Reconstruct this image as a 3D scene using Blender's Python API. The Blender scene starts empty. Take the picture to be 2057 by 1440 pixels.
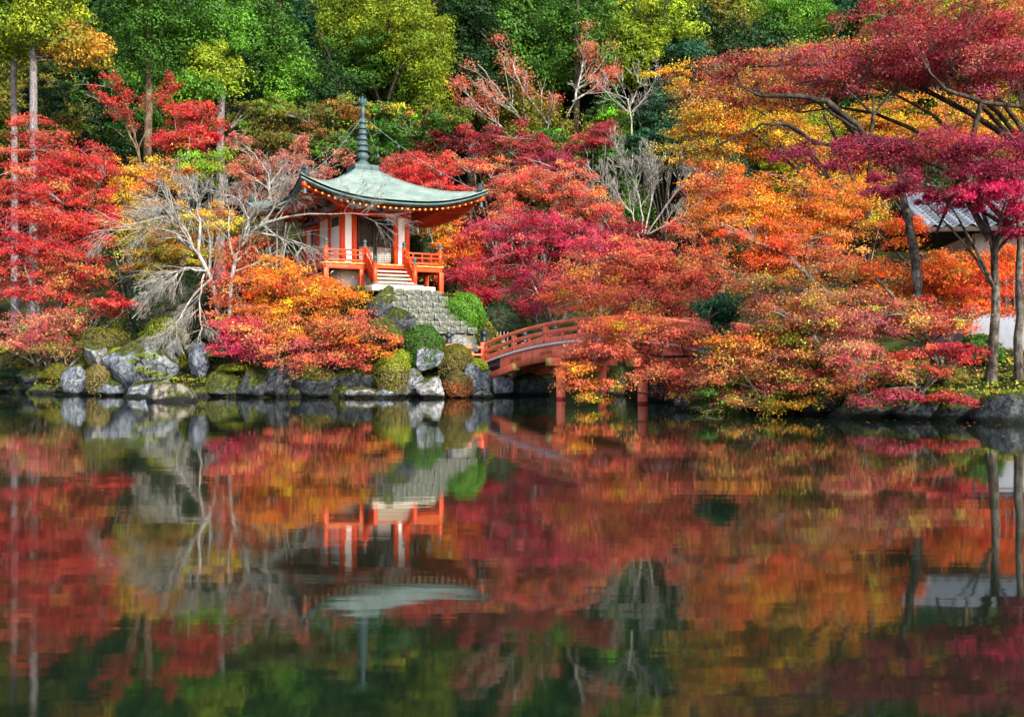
import bpy, bmesh, math
import numpy as np
from mathutils import Matrix, Vector

# ------------------------------------------------------------------ camera, sky, sun, exposure
scene = bpy.context.scene
col = scene.collection
CAM_H, FPX, CX, CY = 1.35, 2100.0, 1028.5, 720.0      # photograph: 2057 x 1440 px
cam_d = bpy.data.cameras.new('camera'); cam = bpy.data.objects.new('camera', cam_d); col.objects.link(cam)
cam.location = (0, 0, CAM_H); cam.rotation_euler = (math.pi/2, 0, 0)
cam_d.sensor_width = 36; cam_d.lens = FPX/2057*36; cam_d.clip_start = .1; cam_d.clip_end = 1500
scene.camera = cam

SUN_DIR = Vector((0.52, -0.70, 0.60)).normalized()     # towards the sun
SUN_EL = math.asin(SUN_DIR.z); SUN_AZ = math.atan2(SUN_DIR.x, SUN_DIR.y)
world = bpy.data.worlds.new('World'); scene.world = world; world.use_nodes = True
wn = world.node_tree; wn.nodes.clear()
sky = wn.nodes.new('ShaderNodeTexSky'); sky.sky_type = 'NISHITA'; sky.sun_disc = False
sky.sun_elevation = SUN_EL; sky.sun_rotation = SUN_AZ; sky.air_density = 1.0; sky.dust_density = 2.0
bg = wn.nodes.new('ShaderNodeBackground'); bg.inputs['Strength'].default_value = 0.15
wo = wn.nodes.new('ShaderNodeOutputWorld')
wn.links.new(sky.outputs[0], bg.inputs[0]); wn.links.new(bg.outputs[0], wo.inputs[0])
sun_d = bpy.data.lights.new('sun', 'SUN'); sun_d.energy = 3.6; sun_d.angle = math.radians(1.5); sun_d.color = (1, .94, .84)
sun = bpy.data.objects.new('sun', sun_d); col.objects.link(sun)
sun.rotation_euler = (-SUN_DIR).to_track_quat('-Z', 'Y').to_euler()
scene.view_settings.view_transform = 'Standard'; scene.view_settings.look = 'None'
scene.view_settings.exposure = 1.25; scene.view_settings.gamma = 1
scene.view_settings.use_curve_mapping = False
scene.cycles.max_bounces = 5; scene.cycles.diffuse_bounces = 2; scene.cycles.glossy_bounces = 2
scene.cycles.transmission_bounces = 2; scene.cycles.use_denoising = True
scene.cycles.use_adaptive_sampling = True; scene.cycles.adaptive_threshold = .04; scene.cycles.debug_use_spatial_splits = True

# ------------------------------------------------------------------ helpers
def P(px, py, Y):
    """photograph position at a depth -> place in the world"""
    return np.array([(px-CX)/FPX*Y, Y, CAM_H+(CY-py)/FPX*Y])
def PX(px, Y): return (px-CX)/FPX*Y
def nrm(a): return a/np.maximum(np.linalg.norm(a, axis=-1, keepdims=True), 1e-9)
def sstep(a, b, x):
    t = np.clip((x-a)/(b-a), 0, 1); return t*t*(3-2*t)
def wob(p, f, seed=0):
    """cheap smooth noise from sines, -1..1"""
    r = np.random.default_rng(seed+7); s = 0
    for k in range(5):
        d = r.normal(size=p.shape[-1])*f*(1+.6*k); s = s+np.sin(p@d+r.uniform(0, 6.28))/(1+.5*k)
    return s/2.6

def mesh_np(name, V, Fs, mats, tint=None, mi=None, smooth=False):
    """V (n,3); Fs list of index arrays (m,k)"""
    me = bpy.data.meshes.new(name)
    V = np.asarray(V, np.float32)
    me.vertices.add(len(V)); me.vertices.foreach_set('co', V.ravel())
    idx = np.concatenate([np.asarray(f, np.int32).ravel() for f in Fs])
    tot = np.concatenate([np.full(len(f), np.asarray(f).shape[1], np.int32) for f in Fs])
    st = np.concatenate([[0], np.cumsum(tot)[:-1]]).astype(np.int32)
    me.loops.add(len(idx)); me.loops.foreach_set('vertex_index', idx)
    me.polygons.add(len(tot)); me.polygons.foreach_set('loop_start', st); me.polygons.foreach_set('loop_total', tot)
    if smooth: me.polygons.foreach_set('use_smooth', np.ones(len(tot), bool))
    for m in (mats if isinstance(mats, (list, tuple)) else [mats]): me.materials.append(m)
    if mi is not None: me.polygons.foreach_set('material_index', np.asarray(mi, np.int32))
    me.update(calc_edges=True)
    if tint is not None:
        a = me.attributes.new('tint', 'FLOAT_COLOR', 'FACE')
        c = np.ones((len(tot), 4), np.float32); c[:, :3] = tint; a.data.foreach_set('color', c.ravel())
    return me

def link(name, data, parent=None, loc=None):
    o = bpy.data.objects.new(name, data); col.objects.link(o)
    if parent is not None: o.parent = parent
    if loc is not None: o.location = loc
    return o
def tag(o, label=None, cat=None, group=None, kind=None):
    if label: o['label'] = label
    if cat: o['category'] = cat
    if group: o['group'] = group
    if kind: o['kind'] = kind
    return o
def thing(name, label, cat, loc=(0, 0, 0), rotz=0, group=None):
    o = link(name, None, None, loc); o.rotation_euler = (0, 0, rotz)
    return tag(o, label, cat, group)

class MB:
    """collects shapes into one mesh"""
    def __init__(s): s.V = []; s.F = {3: [], 4: []}; s.M = {3: [], 4: []}; s.n = 0
    def add(s, V, F, m=0):
        F = np.asarray(F, np.int64); V = np.asarray(V, float)
        s.V.append(V); s.F[F.shape[1]].append(F+s.n); s.M[F.shape[1]].append(np.full(len(F), m)); s.n += len(V)
    BOXF = [[0, 3, 2, 1], [4, 5, 6, 7], [0, 1, 5, 4], [1, 2, 6, 5], [2, 3, 7, 6], [3, 0, 4, 7]]
    def box(s, c, size, rz=0, m=0, taper=1.0):
        hx, hy, hz = np.array(size)/2; t = taper
        v = np.array([[-hx, -hy, -hz], [hx, -hy, -hz], [hx, hy, -hz], [-hx, hy, -hz], [-hx*t, -hy*t, hz], [hx*t, -hy*t, hz], [hx*t, hy*t, hz], [-hx*t, hy*t, hz]])
        if rz: ca, sa = math.cos(rz), math.sin(rz); v = v@np.array([[ca, sa, 0], [-sa, ca, 0], [0, 0, 1]])
        s.add(v+np.array(c), MB.BOXF, m); return s
    def beam(s, p, q, w, h, m=0, up=(0, 0, 1)):
        p = np.array(p, float); q = np.array(q, float); t = nrm(q-p); sd = nrm(np.cross(t, up)); u = np.cross(sd, t)
        v = [e+sd*a*w/2+u*b*h/2 for e in (p, q) for a, b in ((-1, -1), (1, -1), (1, 1), (-1, 1))]
        s.add(v, MB.BOXF, m); return s
    def strip(s, path, w, h, up=(0, 0, 1), m=0):
        """rectangular bar swept along a path; h measured along up"""
        path = np.array(path, float); n = len(path); t = nrm(np.gradient(path, axis=0))
        sd = nrm(np.cross(t, up)); u = np.broadcast_to(np.array(up, float), t.shape)
        V = np.stack([path+sd*a*w/2+u*b*h/2 for a, b in ((-1, -1), (1, -1), (1, 1), (-1, 1))], 1).reshape(-1, 3)
        F = []
        for i in range(n-1):
            for k in range(4): F.append([i*4+k, i*4+(k+1) % 4, i*4+4+(k+1) % 4, i*4+4+k])
        F.append([3, 2, 1, 0]); b = (n-1)*4; F.append([b, b+1, b+2, b+3])
        s.add(V, F, m); return s
    def lathe(s, prof, c=(0, 0, 0), k=14, m=0):
        prof = np.array(prof, float); n = len(prof); a = np.arange(k)*2*math.pi/k
        V = np.stack([prof[:, :1]*np.cos(a), prof[:, :1]*np.sin(a), np.repeat(prof[:, 1:2], k, 1)], -1).reshape(-1, 3)+np.array(c)
        F = [[i*k+j, i*k+(j+1) % k, (i+1)*k+(j+1) % k, (i+1)*k+j] for i in range(n-1) for j in range(k)]
        s.add(V, F, m); return s
    def tube(s, path, r, k=7, m=0):
        V, F = tubes(np.array(path, float)[None], np.broadcast_to(np.array(r, float), (len(path),))[None], k); s.add(V, F, m); return s
    def build(s, name, mats, parent=None, smooth=False, bevel=0, loc=None):
        Fs = [np.concatenate(s.F[k]) for k in (3, 4) if s.F[k]]; mi = np.concatenate([np.concatenate(s.M[k]) for k in (3, 4) if s.F[k]])
        me = mesh_np(name, np.concatenate(s.V), Fs, mats, mi=mi if mi.any() else None, smooth=smooth)
        o = link(name, me, parent, loc)
        if bevel:
            b = o.modifiers.new('bevel', 'BEVEL'); b.width = bevel; b.segments = 2; b.limit_method = 'ANGLE'
        return o

def tubes(paths, rad, k=5):
    """paths (T,n,3), rad (T,n) -> verts, quads"""
    T, n, _ = paths.shape
    t = nrm(np.gradient(paths, axis=1)); ref = np.where(np.abs(t[..., 2:3]) < .9, np.array([0, 0, 1.]), np.array([1., 0, 0]))
    a = nrm(np.cross(t, ref)); b = np.cross(t, a)
    th = np.arange(k)*2*math.pi/k
    V = paths[:, :, None]+rad[:, :, None, None]*(a[:, :, None]*np.cos(th)[:, None]+b[:, :, None]*np.sin(th)[:, None])
    base = (np.arange(T)[:, None, None]*n+np.arange(n-1)[None, :, None])*k; j = np.arange(k)[None, None]
    F = np.stack([base+j, base+(j+1) % k, base+k+(j+1) % k, base+k+j], -1).reshape(-1, 4)
    return V.reshape(-1, 3), F

def leaf_quads(C, N, s, asp, rng):
    """one small pointed face per leaf"""
    u = nrm(np.cross(N, rng.normal(size=N.shape))); v = np.cross(N, u)
    s = np.broadcast_to(np.asarray(s, float), (len(C),))[:, None]; w = s*asp*1.25
    V = np.stack([C+u*s*1.15, C-u*s*.7+v*w, C-u*s*.7-v*w], 1).reshape(-1, 3)
    return V, np.arange(len(C)*3).reshape(-1, 3)

# ------------------------------------------------------------------ materials
def mat(name, fn):
    m = bpy.data.materials.new(name); m.use_nodes = True; nt = m.node_tree
    for n in list(nt.nodes): nt.nodes.remove(n)
    out = nt.nodes.new('ShaderNodeOutputMaterial')
    nt.links.new(fn(nt), out.inputs['Surface']); return m
def N(nt, t, **kw):
    n = nt.nodes.new(t)
    for k, v in kw.items():
        if k in n.inputs: n.inputs[k].default_value = v
        else: setattr(n, k, v)
    return n
def ramp(nt, src, stops):
    r = nt.nodes.new('ShaderNodeValToRGB'); nt.links.new(src, r.inputs[0]); e = r.color_ramp.elements
    while len(e) < len(stops): e.new(.5)
    for i, (p, c) in enumerate(stops): e[i].position = p; e[i].color = (*c, 1) if len(c) == 3 else c
    return r.outputs[0]
def noise(nt, scale, detail=5, rough=.6, vec=None, dist=0):
    n = N(nt, 'ShaderNodeTexNoise'); n.inputs['Scale'].default_value = scale; n.inputs['Detail'].default_value = detail
    n.inputs['Roughness'].default_value = rough; n.inputs['Distortion'].default_value = dist
    if vec is not None: nt.links.new(vec, n.inputs['Vector'])
    return n.outputs['Fac']
def objco(nt, scale=(1, 1, 1)):
    t = N(nt, 'ShaderNodeTexCoord'); m = N(nt, 'ShaderNodeMapping'); m.inputs['Scale'].default_value = scale
    nt.links.new(t.outputs['Object'], m.inputs[0]); return m.outputs[0]
def bump(nt, h, strength, dist):
    b = N(nt, 'ShaderNodeBump'); b.inputs['Strength'].default_value = strength; b.inputs['Distance'].default_value = dist
    nt.links.new(h, b.inputs['Height']); return b.outputs[0]
def bsdf(nt, colr=None, rough=.6, nor=None, spec=.3, metal=0):
    b = N(nt, 'ShaderNodeBsdfPrincipled'); b.inputs['Roughness'].default_value = rough
    b.inputs['Specular IOR Level'].default_value = spec; b.inputs['Metallic'].default_value = metal
    if colr is not None:
        if isinstance(colr, tuple): b.inputs['Base Color'].default_value = (*colr, 1)
        else: nt.links.new(colr, b.inputs['Base Color'])
    if nor is not None: nt.links.new(nor, b.inputs['Normal'])
    return b.outputs[0]
def mixc(nt, f, a, b, blend='MIX'):
    m = N(nt, 'ShaderNodeMix', data_type='RGBA', blend_type=blend)
    for s, i in ((f, 0), (a, 6), (b, 7)):
        if isinstance(s, (int, float)): m.inputs[i].default_value = s
        elif isinstance(s, tuple): m.inputs[i].default_value = (*s, 1)
        else: nt.links.new(s, m.inputs[i])
    return m.outputs[2]

def m_leaf(trans):
    def f(nt):
        a = N(nt, 'ShaderNodeAttribute', attribute_name='tint')
        d = bsdf(nt, a.outputs['Color'], .55, None, .25)
        t = N(nt, 'ShaderNodeBsdfTranslucent'); nt.links.new(a.outputs['Color'], t.inputs['Color'])
        x = N(nt, 'ShaderNodeMixShader'); x.inputs[0].default_value = trans
        nt.links.new(d, x.inputs[1]); nt.links.new(t.outputs[0], x.inputs[2]); return x.outputs[0]
    return f
LEAF = mat('leaf', m_leaf(.42)); NEEDLE = mat('needle', m_leaf(.3))
def m_bark(c0, c1, c2):
    def f(nt):
        v = objco(nt, (1, 1, .35)); n = noise(nt, 14, 8, .75, v); n2 = noise(nt, 3.2, 5, .65, objco(nt))
        c = mixc(nt, ramp(nt, n2, [(.45, (0, 0, 0)), (.62, (1, 1, 1))]), ramp(nt, n, [(.38, c0), (.62, c1)]), c2); c = mixc(nt, .6, c, ramp(nt, n, [(.35, (.3, .3, .3)), (.6, (1, 1, 1))]), 'MULTIPLY')
        return bsdf(nt, c, .9, bump(nt, n, 1, .06), .1)
    return f
BARK = {'grey': mat('bark_grey', m_bark((.07, .06, .05), (.22, .2, .18), (.25, .25, .22))),
        'dark': mat('bark_dark', m_bark((.018, .013, .011), (.06, .045, .035), (.09, .085, .06))),
        'pale': mat('bark_pale', m_bark((.16, .145, .125), (.4, .38, .34), (.47, .46, .41))),
        'brown': mat('bark_brown', m_bark((.05, .03, .02), (.17, .11, .075), (.2, .17, .1))),
        'mossy': mat('bark_mossy', m_bark((.02, .016, .013), (.13, .105, .085), (.2, .19, .15))),
        'cedar': mat('bark_cedar', m_bark((.1, .09, .09), (.3, .28, .29), (.24, .2, .2)))}
TWIG = mat('twig', lambda nt: bsdf(nt, ramp(nt, noise(nt, 1.5), [(.3, (.13, .09, .08)), (.7, (.36, .3, .28))]), .9, None, .1))
TWIGD = mat('twig_dark', lambda nt: bsdf(nt, ramp(nt, noise(nt, 1.5), [(.3, (.03, .02, .018)), (.7, (.17, .12, .11))]), .9, None, .1))

def m_rock(c0, c1, c2, moss):
    def f(nt):
        n = noise(nt, 1.7, 8, .68, objco(nt), .6); n2 = noise(nt, 9, 6, .7, objco(nt)); n3 = noise(nt, 2.6, 4, .6, objco(nt))
        c = ramp(nt, n, [(.3, c0), (.5, c1), (.72, c2)])
        c = mixc(nt, .7, c, ramp(nt, n2, [(.38, (.16, .16, .18)), (.58, (1, 1, 1))]), 'MULTIPLY')
        vo = N(nt, 'ShaderNodeTexVoronoi', feature='DISTANCE_TO_EDGE'); vo.inputs['Scale'].default_value = 1.5
        dv = N(nt, 'ShaderNodeVectorMath', operation='MULTIPLY_ADD'); nt.links.new(n, dv.inputs[0]); dv.inputs[1].default_value = (1.2, 1.2, 1.2); nt.links.new(objco(nt), dv.inputs[2]); nt.links.new(dv.outputs[0], vo.inputs['Vector'])
        ck = ramp(nt, vo.outputs[0], [(.0, (.25, .25, .25)), (.05, (1, 1, 1))]); c = mixc(nt, .8, c, ck, 'MULTIPLY')
        g = N(nt, 'ShaderNodeNewGeometry'); sx = N(nt, 'ShaderNodeSeparateXYZ'); nt.links.new(g.outputs['Normal'], sx.inputs[0])
        ma = N(nt, 'ShaderNodeMath', operation='MULTIPLY_ADD'); nz = N(nt, 'ShaderNodeMath', operation='MULTIPLY_ADD'); nt.links.new(n2, nz.inputs[0]); nz.inputs[1].default_value = .7; nt.links.new(n3, nz.inputs[2]); nt.links.new(nz.outputs[0], ma.inputs[0]); ma.inputs[1].default_value = 1.3; nt.links.new(sx.outputs[2], ma.inputs[2])
        mr = N(nt, 'ShaderNodeMapRange'); nt.links.new(ma.outputs[0], mr.inputs[0]); mr.inputs[1].default_value = 1.75-moss; mr.inputs[2].default_value = 1.95-moss
        mc = ramp(nt, n2, [(.35, (.014, .022, .005)), (.5, (.05, .062, .01)), (.66, (.13, .135, .022))])
        c = mixc(nt, mr.outputs[0], c, mc)
        ps = N(nt, 'ShaderNodeSeparateXYZ'); nt.links.new(g.outputs['Position'], ps.inputs[0])
        wz = N(nt, 'ShaderNodeMath', operation='MULTIPLY_ADD'); nt.links.new(n3, wz.inputs[0]); wz.inputs[1].default_value = -.22; nt.links.new(ps.outputs[2], wz.inputs[2])
        wr = N(nt, 'ShaderNodeMapRange'); nt.links.new(wz.outputs[0], wr.inputs[0]); wr.inputs[1].default_value = -.02; wr.inputs[2].default_value = .05
        c = mixc(nt, wr.outputs[0], (.012, .014, .012), c)
        h = N(nt, 'ShaderNodeMath', operation='ADD'); nt.links.new(n, h.inputs[0]); nt.links.new(n2, h.inputs[1])
        h2 = N(nt, 'ShaderNodeMath', operation='MULTIPLY_ADD'); nt.links.new(ck, h2.inputs[0]); h2.inputs[1].default_value = .5; nt.links.new(h.outputs[0], h2.inputs[2])
        return bsdf(nt, c, .85, bump(nt, h2.outputs[0], 1.0, .11), .2)
    return f
ROCK = {'blue': mat('stone_bluegrey', m_rock((.06, .07, .085), (.24, .27, .31), (.52, .55, .58), .15)),
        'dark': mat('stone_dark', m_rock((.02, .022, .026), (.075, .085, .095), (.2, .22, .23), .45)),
        'pale': mat('stone_pale', m_rock((.2, .2, .2), (.42, .42, .42), (.62, .62, .6), .12)),
        'tan': mat('stone_tan', m_rock((.12, .1, .085), (.3, .26, .22), (.48, .44, .38), .25)),
        'moss': mat('stone_mossy', m_rock((.03, .035, .03), (.1, .11, .1), (.26, .28, .25), .75))}
def m_paint(c, dirt=.35, rough=.45):
    def f(nt):
        n = noise(nt, 3.5, 7, .72, objco(nt, (1.6, 1.6, .55))); n2 = noise(nt, 22, 3, .6, objco(nt))
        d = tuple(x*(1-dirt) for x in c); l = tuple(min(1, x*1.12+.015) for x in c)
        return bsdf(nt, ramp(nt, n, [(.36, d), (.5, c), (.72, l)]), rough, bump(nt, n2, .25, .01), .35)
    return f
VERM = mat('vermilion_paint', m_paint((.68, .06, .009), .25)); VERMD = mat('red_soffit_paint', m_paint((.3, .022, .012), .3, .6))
CORAL = mat('faded_vermilion_paint', m_paint((.9, .19, .1), .3, .55)); WHITE = mat('white_plaster', m_paint((.9, .9, .9), .06, .8))
OCHRE = mat('ochre_end_paint', m_paint((.62, .4, .1), .25)); BLACK = mat('black_paint', m_paint((.012, .02, .035), .3, .4))
DARKW = mat('dark_wood', m_paint((.05, .035, .03), .3, .6)); GREYW = mat('weathered_deck_board', m_paint((.7, .71, .73), .3, .8))
LATW = mat('pale_lattice', m_paint((.4, .38, .36), .3, .7)); STRAW = mat('pale_step_timber', m_paint((.68, .6, .45), .2, .8))
BRONZE = mat('bronze_patina', m_paint((.05, .09, .09), .5, .55)); BRONZED = mat('dark_bronze', m_paint((.03, .045, .045), .5, .5))
HWALL = mat('shaded_house_plaster', m_paint((.3, .32, .37), .1, .85))  # white wall under trees: their shade is put into the colour
BEIGE = mat('beige_plaster', m_paint((.5, .46, .42), .12, .85)); PLINTH = mat('plinth_stone', m_paint((.16, .17, .2), .3, .8))
WIRE = mat('pale_chain', m_paint((.2, .3, .27), .3, .5)); TILE = mat('grey_roof_tile', m_paint((.13, .155, .19), .45, .55))
POLE = mat('bleached_pole', m_paint((.2, .19, .17), .3, .8))  # whitish pickets toned down; the shade around them is put into the colour
def m_copper(nt):
    v = objco(nt); n = noise(nt, 1.6, 6, .65, v); w = noise(nt, 14, 3, .5, objco(nt, (.35, .35, 6)))
    c = ramp(nt, n, [(.25, (.09, .14, .128)), (.5, (.165, .222, .2)), (.75, (.25, .29, .27))])
    c = mixc(nt, .35, c, ramp(nt, w, [(.38, (.35, .5, .5)), (.55, (1, 1, 1))]), 'MULTIPLY')
    return bsdf(nt, c, .6, bump(nt, w, .5, .03), .3)
COPPER = mat('copper_patina_roof', m_copper)
EAVE = mat('eave_edge_copper', m_paint((.07, .13, .12), .45, .6))
def m_step(nt):
    n = noise(nt, 3, 7, .7, objco(nt)); n2 = noise(nt, 1.3, 4, .6, objco(nt))
    c = ramp(nt, n, [(.34, (.022, .024, .028)), (.5, (.13, .135, .135)), (.68, (.4, .4, .37))])
    c = mixc(nt, ramp(nt, n2, [(.5, (0, 0, 0)), (.6, (.7, .7, .7))]), c, (.1, .12, .035))
    return bsdf(nt, c, .9, bump(nt, n, .8, .04), .15)
STEP = mat('mossy_cut_stone', m_step)
def m_ground(nt):
    n = noise(nt, .7, 8, .7, objco(nt)); n2 = noise(nt, 7, 6, .7, objco(nt))
    c = ramp(nt, n, [(.3, (.012, .012, .007)), (.5, (.022, .026, .009)), (.62, (.05, .065, .012)), (.78, (.05, .03, .016))])
    c = mixc(nt, .6, c, ramp(nt, n2, [(.3, (.3, .3, .3)), (.7, (1, 1, 1))]), 'MULTIPLY')
    return bsdf(nt, c, .95, bump(nt, n2, 1, .12), .05)
GROUND = mat('mossy_ground', m_ground)
def m_water(nt):
    n1 = noise(nt, 1.0, 2, .5, objco(nt, (.3, 1.1, 1))); n2 = noise(nt, 1.0, 2, .5, objco(nt, (1.1, 6.0, 1)))
    a = N(nt, 'ShaderNodeMath', operation='MULTIPLY_ADD'); nt.links.new(n2, a.inputs[0]); a.inputs[1].default_value = .22; nt.links.new(n1, a.inputs[2])
    nor = bump(nt, a.outputs[0], 1.0, .0022)
    b = N(nt, 'ShaderNodeBsdfPrincipled'); b.inputs['Base Color'].default_value = (.004, .009, .005, 1)
    b.inputs['Roughness'].default_value = .04; b.inputs['IOR'].default_value = 1.6
    nt.links.new(nor, b.inputs['Normal']); return b.outputs[0]
WATER = mat('pond_water', m_water)

# ------------------------------------------------------------------ ground and pond
PAV = np.array([-6.0, 42.0, 4.95]); YAW = math.radians(29)
FWD = np.array([math.sin(YAW), -math.cos(YAW)]); SIDE = np.array([math.cos(YAW), math.sin(YAW)])
def shore(x):
    return np.interp(x, [-90, -22, -17.5, -12.5, -9, -5, -1.6, -.5, .2, 5.2, 6.0, 8, 11, 16, 90], [47, 43.5, 39.5, 37.4, 36.4, 36.0, 36.6, 37.8, 44, 43, 27.2, 24, 21.6, 20, 18])
def ground(x, y):
    x = np.asarray(x, float); y = np.asarray(y, float); d = y-shore(x)
    z = -.9+sstep(-.5, .35, d)*1.45+.1*np.clip(d, 0, 10)
    r = np.hypot(x-PAV[0]+.2, y-PAV[1]-.3); z = z+sstep(7.4, 3.7, r)*np.clip(3.9-z, 0, 9)*sstep(.1, 1.7, d)
    hs = 47+3.5*sstep(-2, 6, x)+2*np.sin(x*.13); t = np.clip(y-hs, 0, None); z = z+.55*t*t/(t+6)
    z = z+sstep(.3, 2, d)*.12*np.sin(x*1.3+y*.7)*np.sin(y*1.1-x*.5)
    z = np.where(y < -5, np.maximum(z, -.9+sstep(-5, -7, y)*1.5), z)
    return z
def gz(x, y): return float(ground(x, y))
xs = np.concatenate([np.linspace(-320, -45, 24), np.linspace(-42, 42, 160), np.linspace(45, 320, 24)])
ys = np.concatenate([np.linspace(-200, 10, 24), np.linspace(12, 62, 110), np.linspace(64, 420, 60)])
X, Yg = np.meshgrid(xs, ys); Z = ground(X, Yg); Z = np.minimum(Z, 60+0*Z)
V = np.stack([X, Yg, Z], -1).reshape(-1, 3); nx, ny = len(xs), len(ys)
i = (np.arange(ny-1)[:, None]*nx+np.arange(nx-1)[None]).ravel()
tag(link('ground', mesh_np('ground', V, [np.stack([i, i+1, i+nx+1, i+nx], 1)], GROUND, smooth=True)), kind='structure')
xs = np.linspace(-150, 150, 31); ys = np.linspace(-60, 60, 25); X, Yw = np.meshgrid(xs, ys)
V = np.stack([X, Yw, 0*X], -1).reshape(-1, 3); nx, ny = len(xs), len(ys); i = (np.arange(ny-1)[:, None]*nx+np.arange(nx-1)[None]).ravel()
tag(link('pond_water', mesh_np('pond_water', V, [np.stack([i, i+1, i+nx+1, i+nx], 1)], WATER)), kind='structure')

# ------------------------------------------------------------------ shrine pavilion on the island
def giboshi(mb, c, s=1.0, m=0):
    mb.lathe([(0, -.005), (.075*s, 0), (.08*s, .03*s), (.066*s, .05*s), (.066*s, .1*s), (.045*s, .115*s), (.045*s, .13*s), (.08*s, .16*s), (.085*s, .2*s), (.06*s, .25*s), (.015*s, .29*s), (0, .31*s)], c, 12, m)
pav = thing('shrine_pavilion', 'vermilion shrine pavilion with upswept pale copper roof and spire on the island', 'shrine', PAV, YAW)
HB, HV, HR = 1.35, 2.43, 3.68          # half widths: body, veranda, roof
def box(name, c, size, m, parent=pav, bevel=.012):
    return MB().box(c, size).build(name, m, parent, bevel=bevel)
# columns of the body
cols = [(-HB, -HB), (-.86, -HB), (.86, -HB), (HB, -HB), (-HB, 0), (-HB, HB), (HB, 0), (HB, HB), (0, HB)]
for cx, cy in cols:
    MB().lathe([(0, 0), (.11, 0), (.11, 2.15), (0, 2.15)], (cx, cy, 0), 12).build('column', VERM, pav)
for s in (-1, 1):
    box('wall_panel', (s*1.105, -HB, 1.0), (.27, .05, 1.96), WHITE)                 # either side of the door
    for q in (-1, 1): box('wall_panel', (s*HB, q*.675, 1.0), (.05, 1.14, 1.96), WHITE)
    box('wall_panel', (s*.675, HB, 1.0), (1.14, .05, 1.96), WHITE)
    box('window', (s*(HB+.03), -.66, 1.72), (.05, .8, .36), BRONZED)
box('inner_floor', (0, 0, .02), (2.6, 2.6, .04), DARKW)
for (c, sz) in (((0, -HB, 2.05), (2.94, .17, .24)), ((0, HB, 2.05), (2.94, .17, .24)), ((-HB, 0, 2.052), (.16, 2.9, .24)), ((HB, 0, 2.052), (.16, 2.9, .24)),
                ((0, -HB-.03, .05), (2.9, .16, .12)), ((-HB-.03, 0, .052), (.16, 2.8, .12)), ((HB+.03, 0, .052), (.16, 2.8, .12))):
    box('beam', c, sz, VERM)
for (c, sz) in (((0, -HB+.02, 2.3), (2.7, .1, .3)), ((0, HB-.02, 2.3), (2.7, .1, .3)), ((-HB+.02, 0, 2.3), (.1, 2.64, .3)), ((HB-.02, 0, 2.3), (.1, 2.64, .3))):
    box('frieze_panel', c, sz, BEIGE)
for s in (-1, 1):                                                                    # bracket arms at the corners
    for q in (-1, 1):
        MB().beam((s*HB, q*HB, 2.25), (s*(HB+.8), q*(HB+.8), 2.42), .14, .16).build('bracket', VERM, pav)
        MB().box((s*HB, q*HB, 2.28), (.34, .34, .2), taper=1.3).build('bracket_block', VERM, pav)
# lattice doors
for s in (-1, 1):
    d = MB(); x0, x1 = (s-1)*.37+.015, (s+1)*.37-.015
    d.box(((x0+x1)/2, -HB+.05, .95), (x1-x0, .02, 1.88)); door = d.build('door', DARKW, pav)
    f = MB()
    for x in (x0+.03, x1-.03): f.box((x, -HB-.005, .95), (.06, .06, 1.88))
    for z in (.04, .78, 1.86): f.box(((x0+x1)/2, -HB-.004, z), (x1-x0-.12, .055, .07))
    f.build('door_frame', DARKW, door)
    u = MB(); l = MB()
    for k in range(9): u.box((x0+.08+k*(x1-x0-.16)/8, -HB+.02, 1.32), (.02, .02, 1.0))
    for k in range(14): u.box(((x0+x1)/2, -HB+.017, .86+k*.072), (x1-x0-.12, .018, .018))
    for k in range(9): l.box((x0+.08+k*(x1-x0-.16)/8, -HB+.02, .41), (.035, .02, .68))
    for k in range(9): l.box(((x0+x1)/2, -HB+.017, .11+k*.075), (x1-x0-.12, .018, .035))
    u.build('upper_lattice', DARKW, door); l.build('lower_lattice', LATW, door)
# veranda: boards, edge beams, posts
for k in range(16):
    w = 2*HV/16; x = -HV+w*(k+.5)
    for s in (-1, 1): box('floor_board', (x, s*(HV+HB)/2, -.035), (w-.008, HV-HB+.12, .05), OCHRE if s < 0 else STRAW, bevel=0)
for k in range(9):
    w = 2*HB/9
    for s in (-1, 1): box('floor_board', (s*(HV+HB)/2, -HB+w*(k+.5), -.036), (HV-HB+.1, w-.008, .05), STRAW, bevel=0)
for s in (-1, 1):
    box('edge_beam', (0, s*(HV-.06), -.155), (2*HV-.1, .14, .18), VERM); box('edge_beam', (s*(HV-.062), 0, -.157), (.14, 2*HV-.3, .18), VERM)
for x in (-HV+.08, -.95, .95, HV-.08):
    for y in (-HV+.08, -.95, .95, HV-.08):
        if abs(x) > 2 or abs(y) > 2: box('floor_post', (x, y, -.66), (.18, .18, .86), VERM)
b = MB()
for s in (-1, 1): b.box((0, s*1.45, -.55), (2.9, .1, .72)); b.box((s*1.45, 0, -.55), (.1, 2.79, .72))
b.build('underfloor_wall', WHITE, pav); box('underfloor_sill', (0, -1.5, -.88), (2.98, .2, .12), VERM); box('underfloor_sill', (-1.5, 0, -.882), (.2, 2.8, .12), VERM)
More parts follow.
